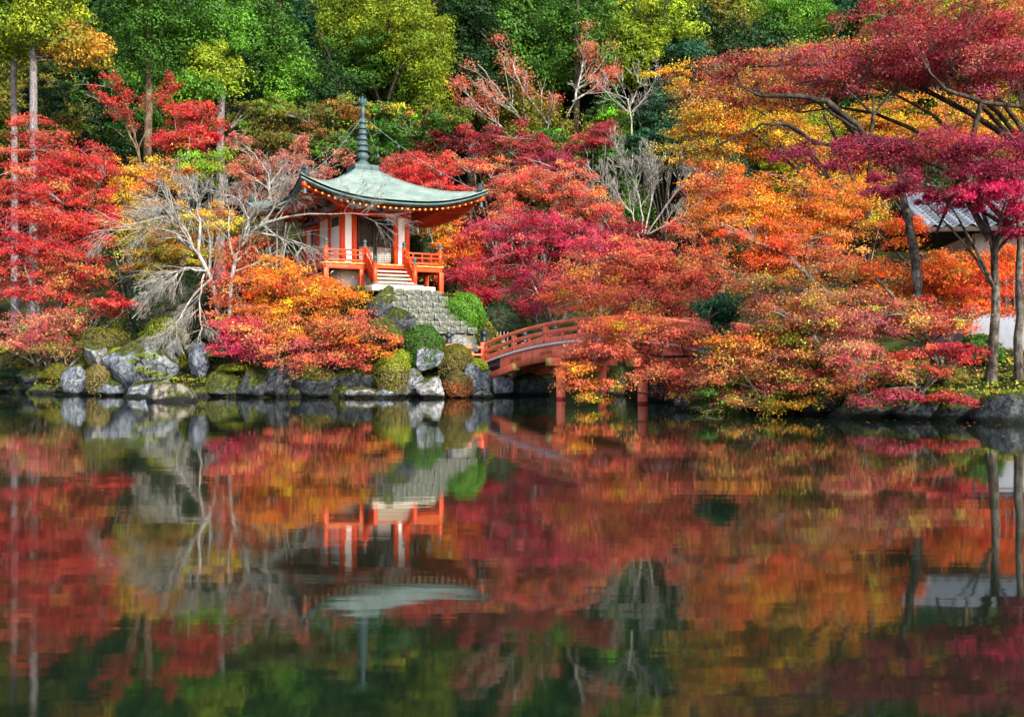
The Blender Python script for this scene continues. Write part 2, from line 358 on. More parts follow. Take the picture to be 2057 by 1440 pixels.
# railing
def rail_run(p, q, n):
    p = np.array(p, float); q = np.array(q, float)
    for z, w, h in ((.47, .075, .06), (.3, .05, .05), (.09, .07, .08)):
        MB().beam((*p, z), (*q, z), w, h).build('rail', VERM, pav, bevel=.01)
    for k in range(1, n):
        c = p+(q-p)*k/n; MB().box((*c, .28), (.05, .05, .34)).build('baluster', VERM, pav)
def newel(x, y, z0, h):
    o = MB().lathe([(0, z0), (.085, z0), (.085, z0+h), (0, z0+h)], (x, y, 0), 12).build('newel_post', VERM, pav)
    g = MB(); giboshi(g, (x, y, z0+h), .95); g.build('post_cap', BRONZE, o, smooth=True); return o
E = HV-.1
for x, y in ((-E, -E), (E, -E), (-E, E), (E, E), (-.8, -E), (.8, -E)): newel(x, y, 0, .62)
rail_run((-E, -E), (-.8, -E), 4); rail_run((.8, -E), (E, -E), 4); rail_run((-E, -E), (-E, E), 9); rail_run((E, -E), (E, E), 9); rail_run((-E, E), (E, E), 9)
for s in (-1, 1):                                                                    # stair rails sweeping down
    x = s*.8; t = np.linspace(0, 1, 9)
    for off, w, h in ((.47, .07, .07), (.2, .06, .06), (0, .1, .16)):
        zz = off+.12*(1-t)-.78*(t**1.25)+.06*np.sin(t*3.1)
        MB().strip(np.stack([0*t+x, -E-t*1.0, zz], 1), w, h).build('stair_rail', VERM, pav)
    o = newel(x, -E-1.05, -.95, .88)
    MB().lathe([(0, -.96), (.13, -.96), (.13, -.9), (.1, -.78), (0, -.78)], (x, -E-1.05, 0), 12).build('post_shoe', BRONZE, o)
for k in range(5):
    box('stair_tread', (0, -HV-.12-k*.2, -.16-k*.155), (1.44, .26, .05), VERM if k < 1 else STRAW)
    box('stair_riser', (0, -HV-.03-k*.2, -.25-k*.155), (1.42, .03, .15), VERM if k < 2 else STRAW)
for s in (-1, 1): MB().beam((s*.74, -HV, -.2), (s*.74, -HV-1.06, -.97), .07, .26).build('stringer', VERM, pav)
# rear annex with a lattice window
box('annex_wall', (0, 2.4, .95), (2.5, 2.0, 1.9), WHITE); box('annex_roof', (0, 2.45, 1.98), (3.0, 2.5, .14), PLINTH); box('annex_beam', (-1.28, 2.4, 1.82), (.1, 2.1, .12), VERM)
for y in (1.45, 2.4, 3.38): box('annex_post', (-1.3, y, .9), (.13, .13, 1.8), VERM)
win = box('lattice_window', (-1.265, 1.93, 1.2), (.05, .8, 1.1), DARKW); l = MB()
for k in range(7): l.box((-1.3, 1.62+k*.103, 1.2), (.02, .035, 1.05))
for k in range(10): l.box((-1.305, 1.93, .72+k*.107), (.02, .74, .035))
l.build('lattice', LATW, win)
# roof: four curved slopes, thick copper edge, soffit, rafters
def roof_pt(u, v, side, dz=0, sc=1.0):
    w = .42+(HR-.42)*v; lift = .66*np.abs(u)**2.7*v**2
    z = 2.28+1.62*(1-v)**1.42+lift+dz; x = u*w*(1+.02*np.abs(u)**4*v); y = -w*(1+.02*np.abs(u)**4*v)
    a = side*math.pi/2; return np.stack([x*math.cos(a)-y*math.sin(a), x*math.sin(a)+y*math.cos(a), z], -1)
roof = None
for side in range(4):
    nu, nv = 33, 24; ul = np.linspace(-1, 1, nu); ve = np.linspace(0, 1, nv+1)**.92; RV = []; Q = []
    for r in range(nv):                              # overlapping copper courses, each butt a little proud
        RV += [roof_pt(ul, np.full(nu, ve[r]), side), roof_pt(ul, np.full(nu, ve[r+1]), side, .016), roof_pt(ul, np.full(nu, ve[r+1]), side, 0)]
        i = np.arange(nu-1)+r*3*nu; Q += [np.stack([i, i+nu, i+nu+1, i+1], 1), np.stack([i+nu, i+2*nu, i+2*nu+1, i+nu+1], 1)]
    me = mesh_np('roof_slope', np.concatenate(RV), [np.concatenate(Q)], COPPER)
    if roof is None: roof = link('roof', me, pav)
    else: link('roof_slope', me, roof)
    u = ul; m = MB()
    rows = [roof_pt(u, np.full(nu, vv), side, dz) for vv, dz in ((1.0, -.003), (1.004, -.07), (.99, -.075), (.992, -.14), (.975, -.15), (.97, -.21), (.9, -.2))]
    i = np.arange(nu-1)
    m.add(np.concatenate(rows), np.concatenate([np.stack([i+r*nu, i+(r+1)*nu, i+(r+1)*nu+1, i+r*nu+1], 1) for r in range(len(rows)-1)]))
    m.build('eave_edge', EAVE, roof)
    m = MB(); V2 = np.linspace(.3, .92, 6); U2, VV = np.meshgrid(u, V2); dz = -.2-.55*(1-VV)
    q = np.concatenate([np.stack([i+r*nu, i+r*nu+1, i+(r+1)*nu+1, i+(r+1)*nu], 1) for r in range(5)])
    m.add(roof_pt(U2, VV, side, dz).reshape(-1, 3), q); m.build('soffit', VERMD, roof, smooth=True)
    # hip roll
    t = np.linspace(.03, 1.0, 16); MB().tube(roof_pt(np.ones(16), t, side, .01), .035, 6).build('hip_roll', COPPER, roof, smooth=True)
    tip = roof_pt(np.array([1.0]), np.array([.93]), side)[0]; a = math.atan2(tip[1], tip[0])
    orn = MB().box((*tip[:2], tip[2]+.14), (.2, .3, .3), a, taper=.7).box((tip[0]+.07*math.cos(a), tip[1]+.07*math.sin(a), tip[2]+.33), (.09, .2, .16), a, taper=.5)
    orn.build('ridge_end_ornament', BRONZED, roof, bevel=.02)
    e = roof_pt(np.array([1.0]), np.array([.96]), side, -.3)[0]; s0 = roof_pt(np.array([1.0]), np.array([.45]), side, -.5)[0]
    MB().beam(s0, e, .15, .2).build('hip_rafter', VERM, roof)
    bl = MB(); bl.lathe([(0, -.05), (.05, -.06), (.062, -.12), (.075, -.24), (.085, -.27), (0, -.26)], e-np.array([.12*math.cos(a), .12*math.sin(a), .08]), 10); bl.tube([e-np.array([.12*math.cos(a), .12*math.sin(a), -.02]), e-np.array([.12*math.cos(a), .12*math.sin(a), .14])], .008, 4)
    bl.build('wind_bell', BRONZE, roof, smooth=True)
rm = MB(); rm.box((0, 0, 0), (.07, 1.0, .08)); rm.box((0, -.51, 0), (.076, .02, .085), m=1)
rafter_mesh = rm.build('rafter', [VERM, OCHRE]).data; bpy.data.objects.remove(bpy.data.objects['rafter'])
for side in range(4):
    for k in range(29):
        u = (k-14)/14.6
        p = Vector(roof_pt(np.array([u]), np.array([.935]), side, -.32)[0]); q = Vector(roof_pt(np.array([u*.925/.62]) if abs(u) < .6 else np.array([u]), np.array([.62]), side, -.46)[0])
        o = link('rafter', rafter_mesh, roof); d = (q-p).normalized(); o.location = p+d*.5; o.rotation_euler = d.to_track_quat('Y', 'Z').to_euler()
# spire
box('spire_base', (0, 0, 3.98), (1.0, 1.0, .26), BRONZE); box('spire_base', (0, 0, 3.85), (1.12, 1.12, .06), COPPER)
sp = MB().lathe([(0, 4.1), (.3, 4.11), (.3, 4.16), (.24, 4.26), (.14, 4.33), (.2, 4.38), (.27, 4.5), (.2, 4.62), (.16, 4.66), (.12, 4.7), (.07, 6.15), (.09, 6.18), (.1, 6.3), (.085, 6.45), (.06, 6.5), (0, 6.5)], (0, 0, 0), 16).build('spire', BRONZE, pav, smooth=True)
for k in range(6):
    z = 4.74+k*.225; r = .27-.022*k
    MB().lathe([(.06, z+.17), (r*.72, z+.15), (r*.8, z+.04), (r, z+.0), (r*.97, z-.035), (.06, z-.03)], (0, 0, 0), 16).build('spire_ring', BRONZE, sp, smooth=True)
j = MB().lathe([(0, 6.49), (.06, 6.5), (.06, 6.52), (.14, 6.6), (.15, 6.7), (.1, 6.8), (.03, 6.88), (0, 6.95)], (0, 0, 0), 12).build('jewel', BRONZE, sp, smooth=True)
for k in range(4): MB().box((.13*math.cos(k*1.571), .13*math.sin(k*1.571), 6.76), (.02+.1*abs(math.cos(k*1.571)), .02+.1*abs(math.sin(k*1.571)), .22), taper=.3).build('flame', BRONZE, j)
for k in range(4):
    a = math.radians(-45+90*k); e = roof_pt(np.array([1.0]), np.array([.88]), k, .1)[0]; s0 = np.array([.1*np.sign(e[0]), .1*np.sign(e[1]), 6.0]); t = np.linspace(0, 1, 14)[:, None]
    path = s0+(e-s0)*t; path[:, 2] -= .22*np.sin(t[:, 0]*math.pi)
    ch = MB().tube(path, .0065, 4).build('chain', WIRE, sp)
    for q in (4, 9): MB().lathe([(0, 0), (.04, -.01), (.055, -.1), (.07, -.15), (0, -.14)], path[q], 8).build('chain_bell', BRONZE, ch)
g = MB().lathe([(0, -.14), (.12, -.13), (.17, -.02), (.16, .1), (.1, .2), (0, .22)], (-.06, -1.95, 2.12), 12); g.box((-.06, -1.95, 2.36), (.3, .06, .08)); g.build('hanging_gong', BRONZED, pav, smooth=True)

# ------------------------------------------------------------------ stone stairs
def W(dist, side, z=0):
    p = PAV[:2]+FWD*dist+SIDE*side; return np.array([p[0], p[1], z])
rs = np.random.default_rng(5)
def block_mesh(seed):
    bm = bmesh.new(); bmesh.ops.create_cube(bm, size=1); bmesh.ops.subdivide_edges(bm, edges=bm.edges, cuts=2, use_grid_fill=True)
    r = np.random.default_rng(seed)
    for v in bm.verts:
        k = sum(abs(c) > .49 for c in v.co); v.co *= (1, 1, .985, .95)[k]; v.co += Vector(r.normal(size=3)*.022)
    me = bpy.data.meshes.new('stone_block'); bm.to_mesh(me); bm.free(); me.materials.append(STEP); return me
blocks = [block_mesh(k) for k in range(6)]
st = thing('stone_staircase', 'mossy grey stone block staircase climbing from the bridge to the pavilion', 'staircase', W(4.0, 0, 2.0), YAW)
def course(parent, y, z, x0, x1, h, dep, n):
    e = np.sort(np.concatenate([[x0, x1], np.linspace(x0, x1, n+1)[1:-1]+rs.uniform(-.07, .07, n-1)]))
    for a, b in zip(e[:-1], e[1:]):
        o = link('stone_block', blocks[rs.integers(6)], parent); o.location = ((a+b)/2, y+rs.uniform(-.03, .03), z-h/2+rs.uniform(-.02, .02)); o.scale = (b-a-.015, dep, h-.012)
zt = 4.0-2.0
for k, (c, sz) in enumerate((((0, .52, zt+.0), (2.0, .6, .18)), ((0, .12, zt-.1), (2.5, .75, .2)))):
    MB().box(c, sz).build('landing_slab', STRAW if k else POLE, st, bevel=.02)
for k in range(7): course(st, -.33-k*.2, zt-.13-k*.23, -1.0+.12*k, 1.4+.14*k, .235, .42, 6)
for k in range(7):
    MB().box((.2+.13*k, -.22-k*.2, zt-1.38-k*.23), (2.2+.02*k, .4, 2.2)).build('stair_core', STEP, st)
low = thing('lower_stone_steps', 'low mossy stone steps between the round bush and bridge post', 'steps', (-2.2, 38.7, 1.5), math.radians(-8))
for k in range(4): course(low, .6-k*.3, 1.08-k*.24, -1.2-.05*k, .65+.12*k, .26, .5, 4)
MB().box((-.2, .4, .1), (1.7, 1.0, 1.3)).build('stair_core', STEP, low)

# ------------------------------------------------------------------ arched bridge
BD = np.array([.553, -.833]); BN = np.array([.833, .553]); BO = np.array([2.75, 32.9]); HL = 6.75
br = thing('arched_bridge', 'faded vermilion arched wooden bridge with curved railings and black capped posts', 'bridge', (BO[0], BO[1], 0), math.atan2(BD[1], BD[0]))
def dz(t): return 1.93-.76*(np.asarray(t)/HL)**2         # deck height along the bridge; local x = along, y = across (far side +)
T = np.linspace(-HL, HL, 41); WD = 1.75
def run(off_y, z_off, t0=-HL, t1=HL, n=41):
    t = np.linspace(t0, t1, n); return np.stack([t, 0*t+off_y, dz(t)+z_off], 1)
for k in range(56):
    t = -HL+(k+.5)*2*HL/56; o = MB().box((0, 0, 0), (2*HL/56-.012, WD+.34, .07)).build('deck_plank', GREYW, br, bevel=.006); o.location = (t, WD/2, dz(t)-.0); o.rotation_euler = (0, math.atan(1.52*t/HL**2), 0)
for s, y in ((-1, .0), (1, WD)):
    gd = MB().strip(run(y, -.3), .2, .5).build('girder', CORAL, br)
    MB().strip(run(y+s*.012, -.3, -HL, -HL+1.15, 8), .21, .505).build('black_girder_end', BLACK, gd); MB().strip(run(y+s*.012, -.3, HL-1.15, HL, 8), .21, .505).build('black_girder_end', BLACK, gd)
    for c0 in np.arange(-4.6, 4.7, 1.84):                                            # carved slot groups
        for k in range(7):
            t = c0+(k-3)*.1; MB().box((t, y+s*.104, dz(t)-.26), (.045, .012, .13 if k != 3 else .07)).build('carved_slot', VERMD, gd)
    kb = MB().strip(run(y+s*.03, .14), .1, .2).build('kerb_rail', CORAL, br); MB().strip(run(y+s*.03, .42), .08, .13).build('middle_rail', CORAL, br)
    MB().tube(run(y+s*.03, .69, -HL-.05, HL+.05), .07, 10).build('handrail', CORAL, br, smooth=True)
    for t in np.arange(-HL+1.95, HL-1.2, 1.93):
        o = MB().box((t, y+s*.03, dz(t)+.32), (.16, .15, .62), taper=.92).build('rail_post', CORAL, br, bevel=.01)
        for zz in (.12, .4): MB().box((t, y+s*.03+s*.062, dz(t)+zz), (.07, .03, .07)).build('iron_rivet', BLACK, o)
    for t in np.arange(-HL+.98, HL-.5, 1.93):
        for q in (-.33, .33): MB().box((t+q*.0+(q if abs(q) > 1 else 0), y+s*.03, dz(t)+.27), (.1, .075, .2)).build('rail_strut', CORAL, br) if q < 0 else None
    for t in (-HL-.06, HL+.06):
        o = MB().lathe([(0, 0), (.13, 0), (.13, .84), (0, .84)], (t, y+s*.03, dz(t)-.05), 14).build('end_post', CORAL, br)
        g = MB(); giboshi(g, (t, y+s*.03, dz(t)+.79), 1.65); g.build('post_cap', BLACK, o, smooth=True)
for tc in (-2.05, 2.08):
    MB().box((tc, WD/2, dz(tc)-.62), (.3, WD+1.0, .26)).build('cross_beam', CORAL, br, bevel=.01)
    for y in (-.505, WD+.505): MB().box((tc, y, dz(tc)-.62), (.305, .02, .265)).build('beam_end', OCHRE, br)
    MB().box((tc, WD/2, .98), (.14, WD+.5, .16)).build('tie_beam', CORAL, br)
    for y in (0, WD):
        o = MB().lathe([(0, -.9), (.155, -.9), (.15, dz(tc)-.7), (0, dz(tc)-.7)], (tc, y, 0), 14).build('pier', CORAL, br)
        MB().lathe([(.158, -.3), (.16, .02), (.158, .08), (.15, .08)], (tc, y, 0), 14).build('pier_foot', VERMD, o)
MB().beam((-HL+.2, -.1, .62), (-HL+2.2, -.1, 1.06), .3, .24).build('corbel', CORAL, br, bevel=.02); MB().beam((-HL+.2, WD, .62), (-HL+2.2, WD, 1.06), .3, .24).build('corbel', CORAL, br, bevel=.02)
MB().beam((-HL+2.2, -.1, 1.06), (-HL+2.23, -.1, 1.067), .31, .25).build('beam_end', OCHRE, br)
# sleeve railing turning left from the bridge end
e0 = BO+BD*(-HL-.06); e1 = np.array([-2.26, 37.2]); zb = float(dz(HL))-.02
sl = thing('approach_railing', 'short vermilion railing with black capped post left of the bridge end', 'railing', (e0[0], e0[1], zb))
v = e1-e0
for z, h in ((.1, .14), (.34, .08), (.6, .09)): MB().beam((v[0]*.08, v[1]*.08, z), (v[0], v[1], z), .07, h).build('rail', CORAL, sl, bevel=.01)
for k in (1, 2): MB().box((v[0]*k/3, v[1]*k/3, .3), (.09, .09, .56)).build('rail_strut', CORAL, sl)
o = MB().lathe([(0, -.2), (.12, -.2), (.12, .72), (0, .72)], (v[0], v[1], 0), 14).build('end_post', CORAL, sl); g = MB(); giboshi(g, (v[0], v[1], .72), 1.5); g.build('post_cap', BLACK, o, smooth=True)

# ------------------------------------------------------------------ house on the right bank
HX, HY = PX(1945, 33), 33.0
hs = thing('tiled_house', 'white walled house with grey tiled roof behind the trees on the right', 'house', (HX, HY, 1.2), math.radians(-9))
def hb(name, c, s, m, parent=hs, bevel=.01): return MB().box(c, s).build(name, m, parent, bevel=bevel)
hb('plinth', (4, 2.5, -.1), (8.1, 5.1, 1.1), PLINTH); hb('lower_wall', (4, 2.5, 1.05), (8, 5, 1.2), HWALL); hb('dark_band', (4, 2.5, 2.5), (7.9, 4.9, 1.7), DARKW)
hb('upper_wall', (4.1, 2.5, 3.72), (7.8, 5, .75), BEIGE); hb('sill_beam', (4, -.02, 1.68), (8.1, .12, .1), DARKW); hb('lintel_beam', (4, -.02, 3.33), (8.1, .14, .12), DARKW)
for k in range(33): hb('lattice_slat', (.15+k*.24, -.0, 2.5), (.06, .07, 1.56), PLINTH if k % 8 else DARKW, bevel=0)
for x in (0, 2.0, 4.0, 6.0, 8.0): hb('wall_post', (x, -.01, 2.4), (.16, .16, 3.3), DARKW)
rf = hb('roof_board', (3.6, -1.0, 4.12), (10.2, .12, .16), DARKW); slope = .34; run_l = 3.4
MB().beam((3.6, -1.02, 4.16), (3.6, -1.02+run_l, 4.16+run_l*slope), 10.2, .1, up=(0, 0, 1)).build('roof_deck', DARKW, hs)
MB().beam((3.6, -1.02+2*run_l, 4.16), (3.6, -1.02+run_l, 4.16+run_l*slope), 10.2, .1, up=(0, 0, 1)).build('roof_deck', DARKW, hs)
tw, tl = .36, .36; a = np.linspace(-.5, .5, 9); prof = .05*np.sin(a*2*math.pi+.6)
tv = np.concatenate([np.stack([a*tw*1.04, 0*a, prof+.05], 1), np.stack([a*tw*1.04, 0*a+tl*1.15, prof], 1), np.stack([a*tw*1.04, 0*a, prof+.012], 1)])
q = [[k, k+1, 9+k+1, 9+k] for k in range(8)]+[[18+k, 18+k+1, k+1, k] for k in range(8)]
tile = mesh_np('roof_tile', tv, [np.array(q)], TILE, smooth=False); ang = math.atan(slope)
for r in range(11):
    for c in range(28):
        if r*28+c >= 300: break
        o = link('roof_tile', tile, hs); d = r*tl; o.location = (-1.3+c*tw, -1.1+d*math.cos(ang), 4.2+d*math.sin(ang)); o.rotation_euler = (ang, 0, 0)
hb('ridge', (3.6, -1.02+run_l, 4.4+run_l*slope), (10.3, .34, .4), TILE)
MB().beam((-1.5, -1.1, 4.27), (-1.5, -1.02+run_l, 4.27+run_l*slope), .2, .18).build('verge_tile', TILE, hs)

# ------------------------------------------------------------------ growing plants
def srgb(*c): return tuple((x/255/12.92 if x <= 10 else ((x/255+.055)/1.055)**2.4) for x in c)
PAL = {
    'crimson': [(.45, .015, .04), (.52, .05, .06), (.34, .012, .03)],
    'red': [(.62, .04, .03), (.52, .02, .03), (.66, .12, .07)],
    'pink': [(.62, .035, .1), (.7, .07, .13), (.45, .02, .07)],
    'coral': [(.72, .17, .085), (.66, .1, .07), (.74, .24, .09)],
    'salmon': [(.62, .2, .13), (.55, .12, .1), (.6, .25, .12)],
    'orange': [(.74, .2, .018), (.7, .13, .02), (.78, .3, .02)],
    'gold': [(.72, .33, .02), (.66, .24, .02), (.6, .36, .03)],
    'vivid': [(.85, .11, .012), (.8, .06, .015), (.82, .2, .02)],
    'rust': [(.5, .15, .05), (.42, .1, .05), (.5, .22, .05)],
    'dusk': [(.32, .02, .06), (.4, .03, .09), (.24, .015, .05)],
    'magenta': [(.55, .012, .09), (.45, .01, .09), (.6, .03, .1)],
    'mauve': [(.45, .07, .1), (.5, .1, .12), (.38, .05, .06)],
    'wine': [(.36, .03, .04), (.44, .06, .05), (.28, .02, .04)],
    'olive': [(.15, .14, .016), (.2, .16, .018), (.1, .13, .014)],
    'goldolive': [(.42, .26, .025), (.3, .24, .03), (.5, .24, .03)],
    'green': [(.05, .14, .014), (.075, .18, .018), (.035, .1, .012)],
    'deep': [(.016, .052, .012), (.024, .07, .013), (.012, .036, .01)],
    'blue_green': [(.02, .085, .035), (.03, .11, .04), (.016, .06, .028)],
    'lime': [(.24, .34, .016), (.3, .36, .02), (.18, .27, .016)],
    'yellowgreen': [(.2, .27, .012), (.27, .31, .014), (.12, .19, .014)],  # raised for the sunlit crowns: sunlight is put into the leaf colour
    'bright': [(.1, .27, .018), (.14, .32, .022), (.07, .2, .018)],  # likewise brightened, lit foliage carried by the colour itself
    'moss': [(.230, .276, .017), (.322, .333, .023), (.138, .207, .017)],
    'brownbush': [(.2, .16, .05), (.26, .17, .07), (.15, .16, .03)],
}
def pick(pal, n, rng, jit=.22):
    p = np.array(PAL[pal] if isinstance(pal, str) else pal); i = rng.integers(len(p), size=n); j = rng.integers(len(p), size=n); t = rng.random(n)[:, None]
    return (p[i]*(1-t)+p[j]*t)*(1+rng.normal(size=(n, 1))*jit).clip(.5, 1.6)
def crowns_world(crowns):
    C, R, pal = [], [], []
    for c in crowns:
        px, py, rx, ry, Y = c[:5]; d = c[5] if len(c) > 5 and c[5] else rx/FPX*Y*.8
        C.append(P(px, py, Y)); R.append([rx/FPX*Y, d, ry/FPX*Y]); pal.append(c[6] if len(c) > 6 else None)
    return np.array(C), np.array(R), pal
def sample_crowns(C, R, n, rng, shell=.45):
    w = R[:, 0]*R[:, 2]; k = rng.choice(len(C), n, p=w/w.sum()); d = nrm(rng.normal(size=(n, 3))); r = rng.random(n)**shell*(1+.38*wob(d, 2.2, int(rng.integers(999))))
    return C[k]+d*R[k]*r[:, None], k, d
def bez(p0, p1, p2, n):
    t = np.linspace(0, 1, n)[None, :, None]; return (1-t)**2*p0[:, None]+2*t*(1-t)*p1[:, None]+t*t*p2[:, None]
def wiggle(path, amp, rng):
    n = path.shape[1]; o = rng.normal(size=path.shape)*amp; o[:, 0] = 0; return path+np.cumsum(o, 1)*.6

def skeleton(base, targets, rng, r0, nlimb, fork_h, limbs, n=8, up=.35, ttop=None):
    """trunk and limbs; returns list of (paths, radii) and the limb points"""
    out = []
    top = base+(targets.mean(0)-base)*np.array([.45, .45, 0])+np.array([0, 0, max(.4, (targets[:, 2].max()-base[2])*fork_h)])
    if ttop is not None: top = np.array(ttop)
    mid = (base+top)/2+rng.normal(size=3)*np.array([.12, .12, 0])*np.linalg.norm(top-base)*.5
    tr = wiggle(bez(base[None], mid[None], top[None], 9), .02*np.linalg.norm(top-base)/3, rng)
    out.append((tr, np.linspace(r0*1.25, r0*.72, 9)[None]*np.array([1.25]+[1]*8)))
    k = min(nlimb, len(targets)); sel = [int(np.argmax(np.linalg.norm(targets-top, axis=1)))]
    dmin = np.linalg.norm(targets-targets[sel[0]], axis=1)
    for _ in range(k-1): s = int(np.argmax(dmin)); sel.append(s); dmin = np.minimum(dmin, np.linalg.norm(targets-targets[s], axis=1))
    e = targets[sel]*.92+top*.08; ti = rng.uniform(.55, 1, k); s0 = tr[0][(ti*8).astype(int)]
    m = (s0+e)/2; m[:, 2] += up*np.linalg.norm(e-s0, axis=1)*rng.uniform(.2, 1, k)
    L = wiggle(bez(s0, m, e, n), .03*np.linalg.norm(e-s0, axis=1).mean()/3, rng)
    out.append((L, (r0*rng.uniform(.4, .62, k))[:, None]*np.linspace(1, .22, n)[None]))
    pts = [L.reshape(-1, 3), tr[0][4:]]
    for lp in (limbs or []):
        q = np.array([P(*a[:3]) for a in lp]); rr = np.array([a[3] for a in lp]); t = np.linspace(0, len(q)-1, len(q)*3-2)
        path = np.stack([np.interp(t, np.arange(len(q)), q[:, c]) for c in range(3)], 1)
        path[1:-1] += rng.normal(size=path[1:-1].shape)*.012*np.linalg.norm(q[-1]-q[0])/3
        out.append((path[None], np.interp(t, np.arange(len(q)), rr)[None])); pts.append(path)
    return out, np.concatenate(pts)

def tube_mesh(name, sets, mats, parent, base, smooth=True, ks=None):
    V, F, o = [], [], 0
    for q, (p, r) in enumerate(sets):
        v, f = tubes(p-base, r, (ks or {}).get(q, 7)); V.append(v); F.append(f+o); o += len(v)
    return link(name, mesh_np(name, np.concatenate(V), [np.concatenate(F)], mats, smooth=smooth), parent)

def maple(label, base, crowns, pal, n, leaf, seed, r0=.12, bark='grey', pad=.62, nlimb=7, fork=.3, limbs=None, group=None, cat='maple tree', name='maple_tree', twig=TWIG, per=110, flat=.16, tw=.75, top=None, jit=.2):
    rng = np.random.default_rng(seed); bx, bY = PX(base[0], base[1]), base[1]; n = int(n*1.3); leaf *= .84; per = per*1.45
    b = np.array([bx, bY, gz(bx, bY)-.08]); C, R, cp = crowns_world(crowns)
    npad = max(8, int(n//per)); pc, ck, d = sample_crowns(C, R, npad, rng); lay = pad*.95; hd = np.hypot(pc[:, 0]-C[ck, 0], pc[:, 1]-C[ck, 1]); ph = rng.uniform(0, 1, len(C))[ck]+hd*.28/lay+.35*wob(pc[:, :2], .8, seed); zq = (np.round(pc[:, 2]/lay+ph)-ph)*lay; pc[:, 2] = pc[:, 2]+(zq-pc[:, 2])*rng.uniform(.1, .7, npad); pc[:, 2] = np.maximum(pc[:, 2], .12)
    root = thing(name, label, cat, b, 0, group)
    sk, lp = skeleton(b, pc, rng, r0, nlimb, fork, limbs, ttop=P(*top) if top else None)
    tube_mesh('trunk', sk, BARK[bark], root, b, ks={0: 10})
    # boughs to every pad
    near = np.argmin(np.linalg.norm(pc[:, None]-lp[None], axis=2)+.5*np.clip(lp[None, :, 2]-pc[:, None, 2], 0, 9), 1); s0 = lp[near]
    m = (s0+pc)/2; m[:, 2] += .12*np.linalg.norm(pc-s0, axis=1); bo = wiggle(bez(s0, m, pc, 4), .02, rng)
    L = np.linalg.norm(pc-s0, axis=1); br_ = (.008+.011*np.minimum(L, 2))[:, None]*np.linspace(1, .45, 4)[None]*(leaf/.05)**.5
    # fan-shaped sprays: branchlets radiate outwards from the pad centre
    out = nrm((pc-C[ck])*np.array([1, 1, 0])+rng.normal(size=pc.shape)*np.array([.35, .35, 0])*R[ck]); nb = 7
    rp = pad*rng.uniform(.55, 1.25, npad)*np.minimum(1, R[ck].min(1)*1.2+.25)
    ang = rng.uniform(-1.9, 1.9, (npad, nb)); ca, sa = np.cos(ang), np.sin(ang)
    dirs = np.stack([out[:, None, 0]*ca-out[:, None, 1]*sa, out[:, None, 0]*sa+out[:, None, 1]*ca, rng.normal(0, .16, (npad, nb))-.05], -1)
    ln = rp[:, None]*rng.uniform(.6, 1.15, (npad, nb)); tips = pc[:, None]+dirs*ln[..., None]; tips[..., 2] -= .16*ln
    ps = np.repeat(pc[:, None], nb, 1).reshape(-1, 3); te = tips.reshape(-1, 3); tm = (ps+te)/2; tm[:, 2] += .07*ln.ravel()
    tp = bez(ps, tm, te, 4); tp[:, :, :] = wiggle(tp, .012, rng)
    ntw = int(len(tp)*tw); sel = rng.permutation(len(tp))[:ntw]
    tube_mesh('twigs', [(bo, br_), (tp[sel][:, [0, 2, 3]], np.linspace(.0075, .003, 3)[None].repeat(ntw, 0)*(leaf/.05)**.6)], twig, root, b, ks={0: 3, 1: 3})['kind'] = 'stuff'
    # leaves
    k = rng.integers(len(tp), size=n); t = rng.random(n)**.75; seg = t*3; i0 = np.minimum(seg.astype(int), 2); f = (seg-i0)[:, None]
    c = tp[k, i0]*(1-f)+tp[k, i0+1]*f; lnk = ln.ravel()[k]
    c = c+rng.normal(size=(n, 3))*np.stack([.25*lnk, .25*lnk, flat*lnk], 1); c[:, 2] = np.maximum(c[:, 2], .03)
    nn = nrm(rng.normal(size=(n, 3))*.6+np.array([0, 0, .62])+dirs.reshape(-1, 3)[k]*.45+np.array([0, -.2, 0]))
    Vv, F = leaf_quads(c-b, nn, leaf*rng.uniform(.5, 1.3, n), .62, rng)
    pk = np.arange(npad); cpad = np.zeros((npad, 3))
    for q in range(len(C)):
        s = ck == q; cpad[s] = pick(cp[q] or pal, s.sum(), rng, jit)
    mixp = rng.random(npad) < .3; cpad[mixp] = pick(pal, mixp.sum(), rng, jit); cpad[:, 1] *= np.exp(rng.normal(size=npad)*.4)
    tint = cpad[k//nb]*(1+rng.normal(size=(n, 1))*.1).clip(.6, 1.5)
    tint[:, 1] *= np.exp(rng.normal(size=n)*.3); sw = rng.random(n) < .15; tint[sw] = pick(pal, sw.sum(), rng, .2)
    link('crown', mesh_np('crown', Vv, [F], LEAF, tint.clip(.003, .95)), root)['kind'] = 'stuff'
    return root

def grow(parent, rad, nch, lr, ang, bias, rng, n=6, jit=.12, t0=.25, rr=.55, tend=1.0):
    """one level of side branches on parent paths (T,m,3)"""
    T, m, _ = parent.shape; idx = np.repeat(np.arange(T), nch); t = rng.uniform(t0, tend, len(idx)); s = t*(m-1); i = np.minimum(s.astype(int), m-2); f = (s-i)[:, None]
    p = parent[idx, i]*(1-f)+parent[idx, i+1]*f; tan = nrm(parent[idx, i+1]-parent[idx, i]); plen = np.linalg.norm(np.diff(parent, axis=1), axis=2).sum(1)[idx]
    side = nrm(np.cross(tan, rng.normal(size=tan.shape))); a = ang*rng.uniform(.6, 1.35, len(idx))[:, None]; d = tan*np.cos(a)+side*np.sin(a)
    L = lr*plen*(1.15-.7*t)*rng.uniform(.6, 1.3, len(idx)); out = [p]
    for _ in range(n-1):
        d = nrm(d+rng.normal(size=d.shape)*jit+np.array(bias)); p = p+d*(L/(n-1))[:, None]; out.append(p)
    r = (rad[idx, i]*rr)[:, None]*np.linspace(1, .35, n)[None]
    return np.stack(out, 1), r

